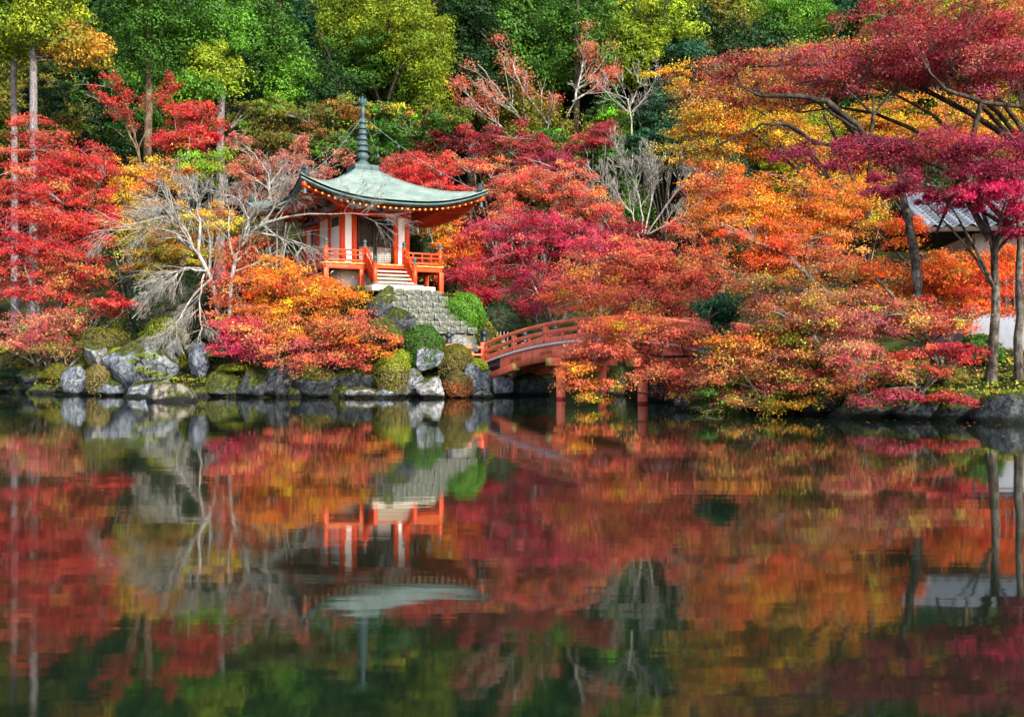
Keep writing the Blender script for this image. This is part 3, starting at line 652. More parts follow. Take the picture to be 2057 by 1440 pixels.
def bare(label, base, stems, levels, seed, bark='pale', cat='bare tree', name='bare_tree', group=None, tipleaf=None, rmin=.004):
    """stems: polylines (px,py,Y,r); levels: dicts for grow; tipleaf: (palette, n, leaf, spread)"""
    rng = np.random.default_rng(seed); bx, bY = PX(base[0], base[1]), base[1]; b = np.array([bx, bY, gz(bx, bY)-.08])
    root = thing(name, label, cat, b, 0, group); sets = []; P0, R0 = [], []
    for lp in stems:
        q = np.array([P(*a[:3]) for a in lp]); rr = np.array([a[3] for a in lp]); t = np.linspace(0, len(q)-1, 13)
        path = np.stack([np.interp(t, np.arange(len(q)), q[:, c]) for c in range(3)], 1); path[1:-1] += rng.normal(size=(11, 3))*.018*np.linalg.norm(q[-1]-q[0])/3
        P0.append(path); R0.append(np.interp(t, np.arange(len(q)), rr))
    for p in P0:                                     # a stem that starts at the ground starts at the root
        if np.linalg.norm(p[0][:2]-b[:2]) < 1.0 and p[0][2]-b[2] < 1.2: p[0][2] = min(p[0][2], b[2])
    cur = (np.array(P0), np.array(R0)); tube_mesh('trunk', [cur], BARK[bark], root, b, ks={0: 8}); sets = []; allc = [cur]
    for lv in levels:
        lv = dict(lv); frm = lv.pop('src', -1); pr = allc[frm]; c = grow(pr[0], pr[1], rng=rng, **lv); c = (c[0], np.maximum(c[1], rmin)); c[0][..., 2] = np.maximum(c[0][..., 2], .06); allc.append(c); sets.append(c)
    tube_mesh('branches', sets, BARK[bark], root, b, ks={q: (5 if q == 0 else 3) for q in range(9)})['kind'] = 'stuff'
    if tipleaf:
        pal, n, leaf, spread = tipleaf; last = allc[-1][0]; k = rng.integers(len(last), size=n); t = rng.uniform(.35, 1, n); i = (t*(last.shape[1]-1)).astype(int)
        c = last[k, i]+rng.normal(size=(n, 3))*np.array([spread, spread, spread*.5]); nn = nrm(rng.normal(size=(n, 3))*.6+np.array([0, -.2, .7]))
        V, F = leaf_quads(c-b, nn, leaf*rng.uniform(.6, 1.2, n), .6, rng); base_c = pick(pal, len(last), rng, .2)
        link('crown', mesh_np('crown', V, [F], LEAF, (base_c[k]*(1+rng.normal(size=(n, 1))*.15)).clip(.003, .95)), root)['kind'] = 'stuff'
    return root

def clump_geo(C, R, cp, pal, n, leaf, cr, flat, rng, shell=.4, per=140, asp=.6, droop=0., nj=.45):
    n = int(n*2.3); leaf *= .65; nc = max(6, int(n//(per*1.5))); cc, ck, d = sample_crowns(C, R, nc, rng, shell); rad = cr*rng.uniform(.5, 1.35, nc)
    k = rng.integers(nc, size=n); dd = nrm(rng.normal(size=(n, 3))+np.array([0, 0, .35])); rr = rng.random(n)**.5*.4+.62
    off = dd*(rad[k]*rr)[:, None]*np.array([1, 1, flat]); off[:, 2] -= droop*np.hypot(off[:, 0], off[:, 1])**2/np.maximum(rad[k], .05)
    c = cc[k]+off; nn = nrm(dd*np.array([1, 1, 1.2])+rng.normal(size=(n, 3))*nj)
    V, F = leaf_quads(c, nn, leaf*rng.uniform(.6, 1.3, n), asp, rng); base = np.zeros((nc, 3))
    for q in range(len(C)):
        s = ck == q; base[s] = pick(cp[q] or pal, s.sum(), rng, .25)
    return V, F, base[k]*(1+rng.normal(size=(n, 1))*.18).clip(.5, 1.6), cc
def clump_tree(label, base, crowns, pal, n, leaf, seed, cr=.9, flat=.7, r0=.2, bark='brown', name='broadleaf_tree', cat='tree', group=None, nlimb=8, top=None, trunk_top=None, shell=.4, per=140, asp=.6, droop=0., limbs=None, mat_=None, fork=.45):
    rng = np.random.default_rng(seed); bx, bY = PX(base[0], base[1]), base[1]; b = np.array([bx, bY, gz(bx, bY)-.15]); C, R, cp = crowns_world(crowns)
    V, F, tint, cc = clump_geo(C, R, cp, pal, n, leaf, cr, flat, rng, shell, per, asp, droop)
    root = thing(name, label, cat, b, 0, group); link('crown', mesh_np('crown', V-b, [F], mat_ or NEEDLE, tint.clip(.003, .9)), root)['kind'] = 'stuff'
    if trunk_top is not None:                         # straight conifer stem up through the crown
        e = P(*trunk_top); t = np.linspace(0, 1, 12)[:, None]; path = b+(e-b)*t; path[1:] += rng.normal(size=(11, 3))*.03
        sets = [(path[None], (r0*(1.18-.75*t[:, 0]))[None])]
        i = rng.choice(len(cc), min(26, len(cc)), replace=False); z = np.clip((cc[i, 2]-b[2]-.3)/(e[2]-b[2]), .05, .98)[:, None]; s0 = b+(e-b)*z; m = (s0+cc[i])/2
        sets.append((bez(s0, m, cc[i], 5), np.linspace(.05, .015, 5)[None].repeat(len(i), 0)))
    else:
        sets, _ = skeleton(b, cc, rng, r0, nlimb, fork, limbs, ttop=P(*top) if top else None)
        i = rng.choice(len(cc), min(60, len(cc)), replace=False); near = np.argmin(np.linalg.norm(cc[i][:, None]-_[None], axis=2), 1); s0 = _[near]
        sets.append((bez(s0, (s0+cc[i])/2+np.array([0, 0, .1]), cc[i], 5), np.linspace(.04, .012, 5)[None].repeat(len(i), 0)))
    tube_mesh('trunk', sets, BARK[bark], root, b, ks={0: 10, 1: 6, 2: 4})
    return root

def dome(label, px, Y, rx, top, pal, n, leaf, seed, cat='shrub', name='clipped_shrub', group=None, squash=1.0, dead=None, zc=None):
    """clipped azalea mound standing on the ground; top = pixel row of its crown"""
    rng = np.random.default_rng(seed); x = PX(px, Y); r = rx/FPX*Y; zt = P(px, top, Y)[2]; zg = max(gz(x, Y), .05)
    h = max(min(zt-zg, r*.82), .22) if zc is None else zt-P(px, zc, Y)[2]; cz = max(zt-h, zg); hl = max(cz-zg+.12, .1) if zc is None else h
    b = np.array([x, Y, zg]); root = thing(name, label, cat, b, 0, group); n = int(n*1.5); leaf *= .85
    d = nrm(rng.normal(size=(n, 3))); lo = -.8; d[:, 2] = np.where(d[:, 2] < lo, -d[:, 2], d[:, 2])
    lump = 1+.12*wob(d, 2.6, seed)+.05*wob(d, 6, seed+1)+.035*wob(d, 13, seed+3); depth = 1-.18*rng.random(n)**2+np.where(rng.random(n) < .07, rng.random(n)*.16, 0)
    rad = np.stack([np.full(n, r), np.full(n, r*squash), np.where(d[:, 2] > 0, h, hl)], 1); c0 = np.array([0, 0, cz-zg])
    off = d*rad*(lump*depth)[:, None]; fl = np.where(d[:, 2] < 0, 1+.25*np.clip(-d[:, 2], 0, 1), 1.)
    if zc is None: off[:, :2] *= fl[:, None]
    nn = nrm(d/rad*r+rng.normal(size=(n, 3))*.5); V, F = leaf_quads(off+c0, nn, leaf*rng.uniform(.6, 1.3, n), .6, rng)
    tint = pick(pal, n, rng, .2)
    if dead: s = (rng.random(n) < sstep(.55, -.2, d[:, 2]+.3*wob(d, 3, seed+2))*.8); tint[s] = pick(dead, s.sum(), rng, .2)
    link('foliage', mesh_np('foliage', V, [F], NEEDLE, tint.clip(.003, .9)), root)['kind'] = 'stuff'
    m = MB(); a = np.linspace(-1.45, 1.5, 11); m.lathe(np.stack([np.cos(a)*r*.84, np.where(a > 0, np.sin(a)*h, np.sin(a)*hl)*.84], 1), c0, 18)
    if zc is not None: m.tube([c0*0, c0*.5, c0], .06, 6)
    m.build('stems', BARK['dark'], root, smooth=True); return root  # solid dark core inside the leaves, blocks the view through

_ico = {}
def ico(s):
    if s not in _ico:
        bm = bmesh.new(); bmesh.ops.create_icosphere(bm, subdivisions=s, radius=1); bm.verts.ensure_lookup_table()
        _ico[s] = (np.array([v.co[:] for v in bm.verts]), np.array([[v.index for v in f.verts] for f in bm.faces])); bm.free()
    return _ico[s]
def rock(label, px, py, rx, ry, Y, kind, seed, group=None, deep=.8, name='boulder', cat='rock', tilt=0., sub=4, cuts=22):
    rng = np.random.default_rng(seed); V, F = ico(sub); v = V.copy(); v *= (1+.14*wob(v, 1.6, seed))[:, None]
    for _ in range(cuts):
        d = nrm(rng.normal(size=3)*np.array([1, 1, .8])); lim = rng.uniform(.46, .84); o = np.clip(v@d-lim, 0, None); v -= o[:, None]*d*.94
    v /= np.abs(v).max(0); v *= (1+.035*wob(v, 5, seed+1)+.02*wob(v, 13, seed+2)+.012*wob(v, 30, seed+4))[:, None]
    r = np.array([rx/FPX*Y, rx/FPX*Y*deep, ry/FPX*Y]); v = v*r
    if tilt: ca, sa = math.cos(tilt), math.sin(tilt); v = v@np.array([[ca, 0, -sa], [0, 1, 0], [sa, 0, ca]])
    o = link(name, mesh_np(name, v, [F], ROCK[kind], smooth=True), None, P(px, py, Y)); o.rotation_euler = (0, 0, rng.uniform(-.3, .3))
    return tag(o, label, cat, group)

# ------------------------------------------------------------------ rocks
RK = [  # label, px, py, rx, ry, Y, kind, tilt
    ('largest pointed blue grey boulder on the left island shore', 288, 734, 72, 68, 38.4, 'blue', .2),
    ('upright blocky blue grey rock at the left waterline', 156, 768, 26, 36, 38.8, 'blue', .0),
    ('sloping grey boulder uphill of the largest pointed boulder', 338, 700, 36, 26, 39.6, 'blue', .1),
    ('small grey boulder between the pale rock and the pointed boulder', 232, 722, 20, 18, 39.6, 'pale', .0),
    ('rounded pale grey rock behind the upright rock on the left shore', 196, 712, 28, 26, 40.2, 'pale', .0),
    ('flat grey rock at the waterline right of the low clipped shrub', 232, 778, 44, 22, 38.2, 'blue', .0),
    ('low tan rock jutting farthest into the pond at left', 352, 806, 54, 34, 33.2, 'tan', .12),
    ('grey rock at the waterline between the pointed boulder and the tan rock', 298, 784, 36, 26, 36.8, 'blue', .0),
    ('standing dark grey rock right of the pointed boulder', 405, 738, 22, 46, 38.0, 'blue', -.1),
    ('mossy rock at the waterline below the standing dark rock', 452, 778, 40, 30, 37.0, 'moss', .0),
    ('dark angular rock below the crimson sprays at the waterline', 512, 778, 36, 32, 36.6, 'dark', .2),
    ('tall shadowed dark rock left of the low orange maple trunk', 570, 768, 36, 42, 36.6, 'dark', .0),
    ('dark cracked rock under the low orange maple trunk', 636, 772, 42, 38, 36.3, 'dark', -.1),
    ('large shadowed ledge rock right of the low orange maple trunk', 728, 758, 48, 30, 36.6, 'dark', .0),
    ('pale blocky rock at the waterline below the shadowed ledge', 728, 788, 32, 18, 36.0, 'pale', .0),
    ('light grey block below the brown clipped mound', 778, 788, 26, 22, 35.9, 'blue', .0),
    ('slanted grey rock right of the brown clipped mound', 828, 768, 28, 36, 36.4, 'blue', .3),
    ('whitest rounded boulder at the waterline', 868, 783, 30, 26, 35.7, 'pale', .0),
    ('purple grey boulder on the moss below the stone stairs', 857, 718, 36, 26, 36.7, 'blue', -.1),
    ('craggy grey rock beside the bridge end, left of the pair', 944, 765, 22, 34, 36.4, 'blue', .15),
    ('craggy grey rock beside the bridge end, right of the pair', 968, 768, 18, 36, 36.4, 'blue', -.1),
    ('small flat rock in the water at the bridge end', 968, 794, 22, 8, 35.8, 'blue', .0),
    ('pale abutment rock under the left end of the bridge', 1003, 780, 26, 24, 37.6, 'blue', .0),
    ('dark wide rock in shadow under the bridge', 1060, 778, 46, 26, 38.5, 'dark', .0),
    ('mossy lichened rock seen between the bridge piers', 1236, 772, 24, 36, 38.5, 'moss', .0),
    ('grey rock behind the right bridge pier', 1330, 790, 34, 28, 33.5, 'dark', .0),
    ('small pale rock amid the crimson leaves above the shore', 512, 682, 18, 12, 37.8, 'pale', .0),
    ('dark mossy rock against the left side of the stone stairs', 772, 618, 34, 40, 37.7, 'dark', .0),
    ('bluish rock at the foot of the left stair side', 806, 650, 30, 34, 37.2, 'dark', .2),
    ('grey rock under the pavilion veranda front', 700, 600, 40, 20, 38.9, 'pale', .0),
    ('rough mossy rock low beside the left stair side', 768, 676, 46, 34, 36.8, 'moss', .0),
    ('dark rock added to darken the bright bank at the far left edge', 22, 768, 40, 26, 42.2, 'dark', .0),  # added to darken a bank that came out too brightly lit
    ('dark rock added to darken the bank under the leaning stems at far left', 88, 766, 44, 26, 41.2, 'dark', .0),  # also added, a dark mass over the bright bank
    ('ivy shaded rock at the left tip of the right bank', 1400, 812, 42, 30, 27.6, 'dark', .0),
    ('mossy block on the right bank below the green ivy', 1476, 806, 44, 36, 26.6, 'moss', .0),
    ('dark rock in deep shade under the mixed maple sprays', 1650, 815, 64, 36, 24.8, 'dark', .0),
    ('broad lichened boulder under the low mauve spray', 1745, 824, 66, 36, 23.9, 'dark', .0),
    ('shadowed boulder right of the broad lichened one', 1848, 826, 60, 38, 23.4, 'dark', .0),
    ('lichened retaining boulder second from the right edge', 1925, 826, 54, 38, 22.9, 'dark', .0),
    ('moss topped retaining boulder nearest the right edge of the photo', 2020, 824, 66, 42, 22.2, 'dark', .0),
]
for k, (lb, px, py, rx, ry, Y, kd, tl_) in enumerate(RK): rock(lb, px, py, rx*1.14, ry*1.14, Y, kd, 100+k, tilt=tl_)
rs = np.random.default_rng(77); ex = np.linspace(-20, -1.2, 34); near = [(22, 'far left dark rock'), (88, 'leaning stems at far left'), (156, 'upright blocky rock'), (232, 'flat grey rock'), (298, 'pointed boulder'), (352, 'low tan rock'), (405, 'standing dark rock'), (452, 'mossy rock right of the standing rock'), (512, 'dark angular rock'), (570, 'tall shadowed rock'), (636, 'low coral maple trunk'), (728, 'shadowed ledge rock'), (787, 'brown topped mound'), (828, 'slanted grey rock'), (868, 'white boulder'), (920, 'clipped mound nearest the bridge')]
made = {}
for k, x in enumerate(ex):
    Y = float(shore(x))+rs.uniform(-.1, .25); px = x/Y*FPX+CX; s_ = rs.uniform(14, 26)*36/Y; kd = 'dark' if rs.random() < .6 else 'moss'
    if k not in (0, 1, 3, 4, 5, 6, 8, 10, 11, 16, 18, 20, 21, 22, 24, 25, 28, 29, 31): continue
    ref = min(near, key=lambda a: abs(a[0]-px))[1]
    o = rock('', px, CY+(CAM_H-.12)/Y*FPX, s_, s_*.8, Y, kd, 300+k, group='small edging stones along the waterline', sub=3, name='edging_stone')
    made.setdefault((kd, ref), []).append(o)
for (kd, ref), os_ in made.items():
    for k, o in enumerate(os_):
        o['label'] = 'small %s edging stone at the waterline by the %s' % ('dark' if kd == 'dark' else 'mossy', ref)+('' if len(os_) == 1 else ', '+('left one', 'right one' if len(os_) == 2 else 'middle one', 'right one')[k])

# ------------------------------------------------------------------ clipped shrubs and mounds
dome('big round clipped bright green bush beside the stone stairs', 931, 38.8, 44, 590, 'bright', 9000, .035, 1, zc=632)
dome('clipped green mound on the left island behind the pointed boulder', 330, 40.5, 46, 640, 'moss', 5000, .035, 2)
dome('wide grey green clipped mound at the left behind the pale rock', 215, 41, 56, 655, 'olive', 6000, .035, 3)
dome('small round brownish green shrub at the left waterline', 200, 38.0, 26, 733, 'brownbush', 3000, .035, 4, dead='brownbush')
dome('round brown topped clipped mound over the waterline left of the white boulder', 787, 36.0, 34, 716, 'moss', 5000, .032, 5, dead='brownbush')
dome('round brown clipped mound at the waterline nearest the bridge', 920, 35.9, 28, 748, 'brownbush', 4000, .032, 6, dead='rust')
dome('olive clipped mound above the brown one near the bridge', 915, 36.9, 36, 692, 'olive', 5000, .032, 7, dead='brownbush')
dome('dark green clipped mound at the foot of the stone stairs', 848, 37.0, 46, 654, 'green', 6000, .034, 8)
dome('mossy lime mound beside the purple grey boulder', 806, 36.7, 28, 700, 'lime', 3000, .032, 9)
dome('lime mossy hump below the pointed boulder top at left', 238, 39.2, 20, 698, 'lime', 2000, .032, 10)
dome('low golden moss hump above the dark angular rock', 475, 37.4, 34, 738, 'moss', 2600, .032, 11)
dome('lime moss hump right of the standing rock', 440, 38.2, 26, 722, 'lime', 2400, .032, 13)
dome('rounded green shrub seen behind the bridge railing', 1052, 44.5, 40, 655, 'green', 4000, .036, 14)
dome('small green shrub beside the pale rock of the bridge end', 955, 37.2, 26, 720, 'lime', 2200, .032, 15)
dome('leafy green bush in front of the white house wall', 1965, 27.5, 44, 672, 'green', 4000, .035, 16, name='shrub')
dome('dark low shrub added to darken the far left waterline', 60, 42.3, 60, 735, 'deep', 5000, .04, 22, name='shrub')  # added over brightly lit moss to make this bank dark
dome('dark low shrub added to darken the gap between the leaning stems and upright rock', 118, 40.6, 34, 730, 'olive', 3500, .035, 23, name='shrub')  # second shrub added to tone down the lit bank
dome('low green shrub on the left bank under the red maple', 60, 43, 70, 690, 'olive', 6000, .04, 17, name='shrub')
dome('dark rounded shrub standing in for the shaded hollow right of the bare tree', 520, 40.5, 60, 640, 'deep', 6000, .04, 18, name='shrub')  # the hollow's shade built as a dark green mass
dome('dark evergreen shrub left of the bare tree trunks', 360, 42.5, 110, 545, 'deep', 10000, .045, 19, name='shrub')
dome('dark shrub standing in for the shadowy void beside the crimson maple trunk', 985, 44.5, 80, 600, 'deep', 7000, .045, 20, name='shrub')  # deep green mass stands in for the shade of a gap
dome('dark green bush behind the pavilion veranda at right', 860, 46.5, 60, 470, 'deep', 7000, .05, 21, name='shrub')

# ------------------------------------------------------------------ ground cover
rng = np.random.default_rng(11); n = 45000
x = np.concatenate([rng.uniform(-24, 0, n*2//3), rng.uniform(5.5, 16, n//3)]); d = rng.random(len(x))**1.5*12+.1; y = shore(x)+d; z = ground(x, y)
ok = z > .15; c = np.stack([x, y, z+.02], 1)[ok]; nn = nrm(rng.normal(size=c.shape)*.6+np.array([0, -.2, .8]))
V, F = leaf_quads(c, nn, rng.uniform(.02, .06, len(c)), .5, rng); t = pick('moss', len(c), rng, .25); w = wob(c[:, :2], 1.1, 3)
t[w > .35] = pick('olive', int((w > .35).sum()), rng, .25); f = rng.random(len(c)) < .12; t[f] = pick('rust', int(f.sum()), rng, .3)
tag(link('moss_carpet', mesh_np('moss_carpet', V, [F], NEEDLE, t)), 'yellow green moss and fallen leaves carpeting both banks', 'moss', kind='stuff')

# ------------------------------------------------------------------ maples: left
maple('bright scarlet maple at the far left around the tall grey trunks', (130, 43.5), [(90, 330, 100, 80, 43), (60, 410, 90, 80, 42), (150, 440, 80, 80, 42.5), (190, 340, 60, 50, 44)], 'red', 26000, .05, 21, bark='grey', r0=.14)
maple('lower red and rust maple at the left edge above the shore', (100, 41.6), [(70, 560, 100, 70, 41.5, None, 'red'), (150, 530, 70, 60, 42, None, 'rust'), (50, 490, 80, 50, 41, None, 'crimson'), (190, 610, 70, 24, 41, None, 'red')], 'red', 16000, .05, 22, bark='grey')
maple('thin scarlet low bough reaching right over the dark hollow', (120, 40.8), [(240, 606, 50, 11, 40.4)], 'red', 2200, .045, 23, r0=.05)
maple('pinkish bushy maple leaning over the far left shore', (75, 41.2), [(70, 665, 90, 34, 40.8, None, 'salmon'), (130, 640, 60, 36, 41, None, 'rust'), (60, 700, 80, 26, 40.6, None, 'olive')], 'salmon', 9000, .045, 24, r0=.06)
maple('golden orange maple left of the bare tree top', (270, 46), [(250, 385, 70, 60, 45.5), (310, 350, 60, 40, 46, None, 'rust'), (230, 440, 50, 40, 45)], 'gold', 15000, .05, 25)
maple('small scarlet maple between the two cedar trunks', (360, 51), [(385, 235, 60, 38, 50), (360, 280, 60, 26, 50), (400, 280, 50, 28, 50)], 'red', 11000, .055, 26, bark='pale')
maple('layered golden olive maple behind the weeping bare tree', (340, 44), [(300, 480, 80, 50, 43.5), (380, 500, 90, 50, 43.5), (300, 540, 60, 26, 43), (420, 440, 80, 40, 44, None, 'gold')], 'goldolive', 18000, .05, 27)
maple('yellow green bushy tree above the bare tree', (430, 48), [(430, 335, 60, 36, 48), (390, 350, 40, 26, 47.5)], 'lime', 8000, .05, 28, cat='tree', name='leafy_tree')
maple('salmon tinted thin maple left of the pavilion roof', (560, 48.5), [(560, 340, 90, 46, 48), (600, 400, 70, 30, 47.5), (510, 390, 60, 36, 48)], 'salmon', 11000, .045, 29, bark='pale', tw=1.0)
maple('dusty red maple beside the bare tree trunks', (480, 39.6), [(470, 560, 46, 50, 39.5), (500, 500, 40, 40, 39.5, None, 'rust'), (440, 600, 36, 30, 39.3), (460, 640, 50, 20, 39)], 'coral', 9000, .045, 30, bark='pale', r0=.07)
maple('bright orange maple in front of the pavilion left side', (600, 38.0), [(545, 560, 70, 56, 38.0), (620, 590, 70, 50, 37.6), (690, 600, 46, 40, 37.2, None, 'orange'), (540, 620, 60, 30, 37.6)], 'orange', 19000, .042, 31, r0=.09)
maple('low coral maple spreading over the island shore', (686, 36.6), [(600, 660, 90, 34, 36.6, None, 'orange'), (700, 660, 80, 44, 36.2, None, 'rust'), (560, 700, 110, 26, 36.4, None, 'salmon'), (660, 725, 90, 36, 35.9, None, 'coral'), (740, 690, 56, 30, 36.0, None, 'orange'), (500, 655, 50, 30, 36.9, None, 'pink')], 'coral', 20000, .04, 32, r0=.07, bark='dark', twig=TWIGD)
maple('crimson sprays left of the low coral maple', (520, 37.2), [(490, 695, 60, 26, 36.8), (470, 660, 36, 24, 37), (450, 700, 36, 14, 36.8)], 'pink', 4500, .04, 33, r0=.05)

# maples: middle
maple('scarlet maple behind the right slope of the pavilion roof', (850, 51), [(850, 335, 80, 34, 50), (800, 350, 50, 24, 49.5), (890, 375, 60, 26, 49.5)], 'red', 12000, .055, 40)
maple('dusky pink layered maple behind the spire', (990, 57), [(900, 275, 90, 28, 56, None, 'wine'), (1010, 285, 120, 36, 55, None, 'wine'), (1110, 335, 110, 30, 54, None, 'dusk'), (960, 330, 80, 28, 54, None, 'coral')], 'wine', 20000, .06, 41)
maple('salmon coral maple above the crimson one', (1070, 50), [(1030, 370, 80, 40, 49), (1110, 370, 90, 44, 49), (1190, 420, 80, 46, 48.5), (990, 420, 60, 30, 48.5, None, 'coral')], 'coral', 20000, .05, 42)
maple('large crimson pink maple right of the pavilion', (1125, 46.5), [(1010, 480, 100, 54, 46, None, 'pink'), (1100, 470, 120, 60, 46, None, 'pink'), (1000, 545, 90, 44, 45.5), (1120, 570, 120, 44, 45.5, None, 'magenta'), (1220, 480, 90, 50, 46, None, 'pink'), (940, 520, 50, 50, 46, None, 'wine'), (1040, 610, 80, 26, 45, None, 'magenta')], 'crimson', 42000, .046, 43, bark='pale', r0=.12,
      limbs=[[(1115, 660, 46, .1), (1090, 600, 46, .08), (1060, 560, 46, .05)], [(1130, 650, 46, .11), (1140, 600, 46, .08), (1165, 560, 46, .05)]])
maple('orange and green maple just right of the pavilion body', (880, 46), [(880, 470, 46, 44, 46, None, 'gold'), (920, 500, 50, 40, 45.5, None, 'vivid'), (880, 540, 40, 24, 45, None, 'coral')], 'orange', 8000, .05, 44)
maple('crimson bough spreading low right of the veranda', (960, 44.5), [(930, 555, 56, 26, 44), (960, 590, 44, 20, 43.6)], 'crimson', 6000, .046, 45, r0=.06)
maple('small dusky red maple in front of the dark cedar trunk', (1200, 55), [(1205, 270, 50, 34, 54), (1170, 290, 40, 20, 54)], 'wine', 5000, .055, 46)
maple('orange red maple leaning over the arched bridge', (1420, 34.8), [(1230, 545, 110, 50, 34.5, None, 'coral'), (1330, 520, 110, 56, 34, None, 'red'), (1180, 590, 80, 40, 33.5, None, 'orange'), (1290, 600, 100, 44, 33, None, 'coral'), (1400, 560, 90, 60, 33, None, 'coral'), (1240, 500, 90, 30, 35, None, 'pink')], 'coral', 34000, .04, 47, bark='dark', twig=TWIGD, r0=.13)
maple('orange maple spray hanging in front of the bridge piers', (1440, 28.6), [(1215, 695, 70, 36, 29, None, 'coral'), (1165, 750, 40, 30, 29, None, 'orange'), (1260, 655, 90, 30, 29, None, 'orange'), (1345, 668, 100, 34, 28.3, None, 'coral'), (1180, 780, 60, 20, 29, None, 'gold'), (1350, 745, 80, 34, 28, None, 'coral'), (1430, 770, 90, 36, 27.4, None, 'coral')], 'coral', 30000, .034, 48, bark='dark', twig=TWIGD, r0=.08,
      limbs=[[(1470, 720, 28, .05), (1330, 715, 28.8, .035), (1245, 700, 29, .025), (1205, 735, 29, .012)]])

# maples: right
maple('large golden orange maple with dark boughs reaching over the bridge', (1690, 36.5), [(1480, 170, 130, 46, 36.5, None, 'rust'), (1420, 250, 90, 46, 36.0, None, 'gold'), (1560, 260, 130, 60, 36.5, None, 'gold'), (1400, 310, 90, 32, 36.0, None, 'goldolive'), (1640, 120, 110, 50, 37.5, None, 'rust'), (1340, 150, 50, 20, 36.5, None, 'gold')], 'gold', 44000, .04, 50, bark='dark', twig=TWIGD, r0=.16, top=(1760, 330, 36.5),
      limbs=[[(1740, 290, 35.5, .12), (1660, 205, 35.5, .11), (1570, 195, 35.5, .09), (1500, 178, 35.5, .05), (1420, 150, 36.0, .03)], [(1640, 290, 35.0, .07), (1570, 245, 35.0, .055), (1500, 265, 35.0, .035), (1420, 300, 35.3, .02)]])
maple('broad orange maple in the middle of the right bank', (1640, 35.5), [(1480, 420, 110, 60, 35.0, None, 'orange'), (1590, 420, 120, 70, 35.5, None, 'orange'), (1700, 420, 90, 70, 35.5, None, 'gold'), (1520, 500, 120, 50, 34.5, None, 'vivid'), (1640, 510, 110, 50, 34.5, None, 'coral'), (1440, 360, 70, 36, 35.0, None, 'coral')], 'orange', 52000, .038, 51, bark='grey', r0=.15, limbs=[[(1640, 575, 34.0, .1), (1580, 510, 34.0, .085), (1515, 485, 34.0, .06)]])
maple('deep crimson maple filling the top right corner', (2140, 27), [(1700, 135, 150, 50, 25.5, None, 'mauve'), (1880, 100, 160, 80, 25, None, 'wine'), (2030, 150, 110, 70, 24.5, None, 'mauve'), (1560, 180, 120, 30, 26, None, 'rust'), (1980, 40, 140, 50, 25, None, 'crimson'), (1800, 40, 110, 30, 26, None, 'crimson'), (1490, 130, 80, 30, 26.5, None, 'rust')], 'wine', 44000, .035, 52, bark='dark', twig=TWIGD, r0=.16, top=(2110, 300, 25.5),
      limbs=[[(1950, 300, 24, .07), (1970, 205, 24, .06), (1900, 180, 24, .04), (1870, 150, 24, .025)], [(1970, 205, 24, .05), (2050, 215, 24.2, .05), (2120, 260, 25.3, .07)], [(1748, 280, 24.2, .05), (1755, 230, 24.2, .035), (1700, 180, 24.4, .018)], [(1755, 232, 24.2, .03), (1790, 185, 24.2, .015)],
             [(1990, 330, 24.6, .09), (1860, 305, 24.4, .085), (1745, 282, 24.2, .075), (1660, 203, 24.2, .075), (1600, 192, 24.2, .06), (1540, 196, 24.4, .045), (1500, 180, 24.6, .025)], [(1725, 262, 24.2, .04), (1680, 235, 24.2, .035), (1640, 205, 24.3, .03), (1590, 215, 24.4, .012)],
             [(1640, 288, 24.6, .045), (1585, 250, 24.6, .04), (1530, 252, 24.7, .028), (1480, 275, 24.8, .02), (1420, 300, 25, .01)], [(1745, 300, 24.4, .05), (1640, 288, 24.6, .045)], [(1572, 250, 24.6, .02), (1520, 280, 24.7, .015), (1500, 300, 24.8, .008)], [(1880, 470, 24.6, .03), (1950, 300, 24, .05)]])
maple('purple crimson maple layer across the upper right', (2150, 25), [(1700, 305, 130, 28, 24, None, 'dusk'), (1850, 300, 140, 40, 24, None, 'wine'), (2000, 320, 90, 50, 23.5, None, 'dusk'), (1800, 370, 100, 26, 23.5, None, 'dusk')], 'dusk', 19000, .033, 53, bark='dark', twig=TWIGD, r0=.12, top=(2120, 380, 24.2))
maple('magenta maple at the right edge above the tiled roof', (1988, 24.3), [(1990, 388, 90, 26, 23.5), (1900, 392, 70, 18, 23.8), (2050, 440, 34, 40, 23.5)], 'magenta', 11000, .033, 54, bark='mossy', r0=.1, top=(1988, 480, 24.3),
      limbs=[[(1990, 480, 24.3, .11), (1965, 440, 24.2, .08), (1930, 380, 24, .05)], [(1992, 490, 24.3, .08), (2040, 440, 24.2, .06), (2070, 400, 24, .05)]])
maple('golden maple glowing behind the crimson crown at upper right', (1900, 40.0), [(1860, 250, 130, 70, 40.0), (1990, 260, 100, 70, 40.0), (1760, 260, 90, 60, 40.5), (1740, 370, 90, 50, 39.0), (1680, 330, 90, 40, 39.5)], 'gold', 30000, .045, 55, bark='dark', twig=TWIGD)
maple('vivid orange red maple in front of the house', (1905, 28.6), [(1930, 560, 80, 50, 28.4), (2010, 540, 60, 50, 28.6), (1875, 540, 50, 44, 28.8, None, 'orange'), (1960, 610, 90, 24, 28), (1812, 455, 36, 40, 29, None, 'orange'), (1770, 560, 60, 50, 29.5, None, 'orange')], 'vivid', 30000, .036, 56, bark='grey', r0=.1)
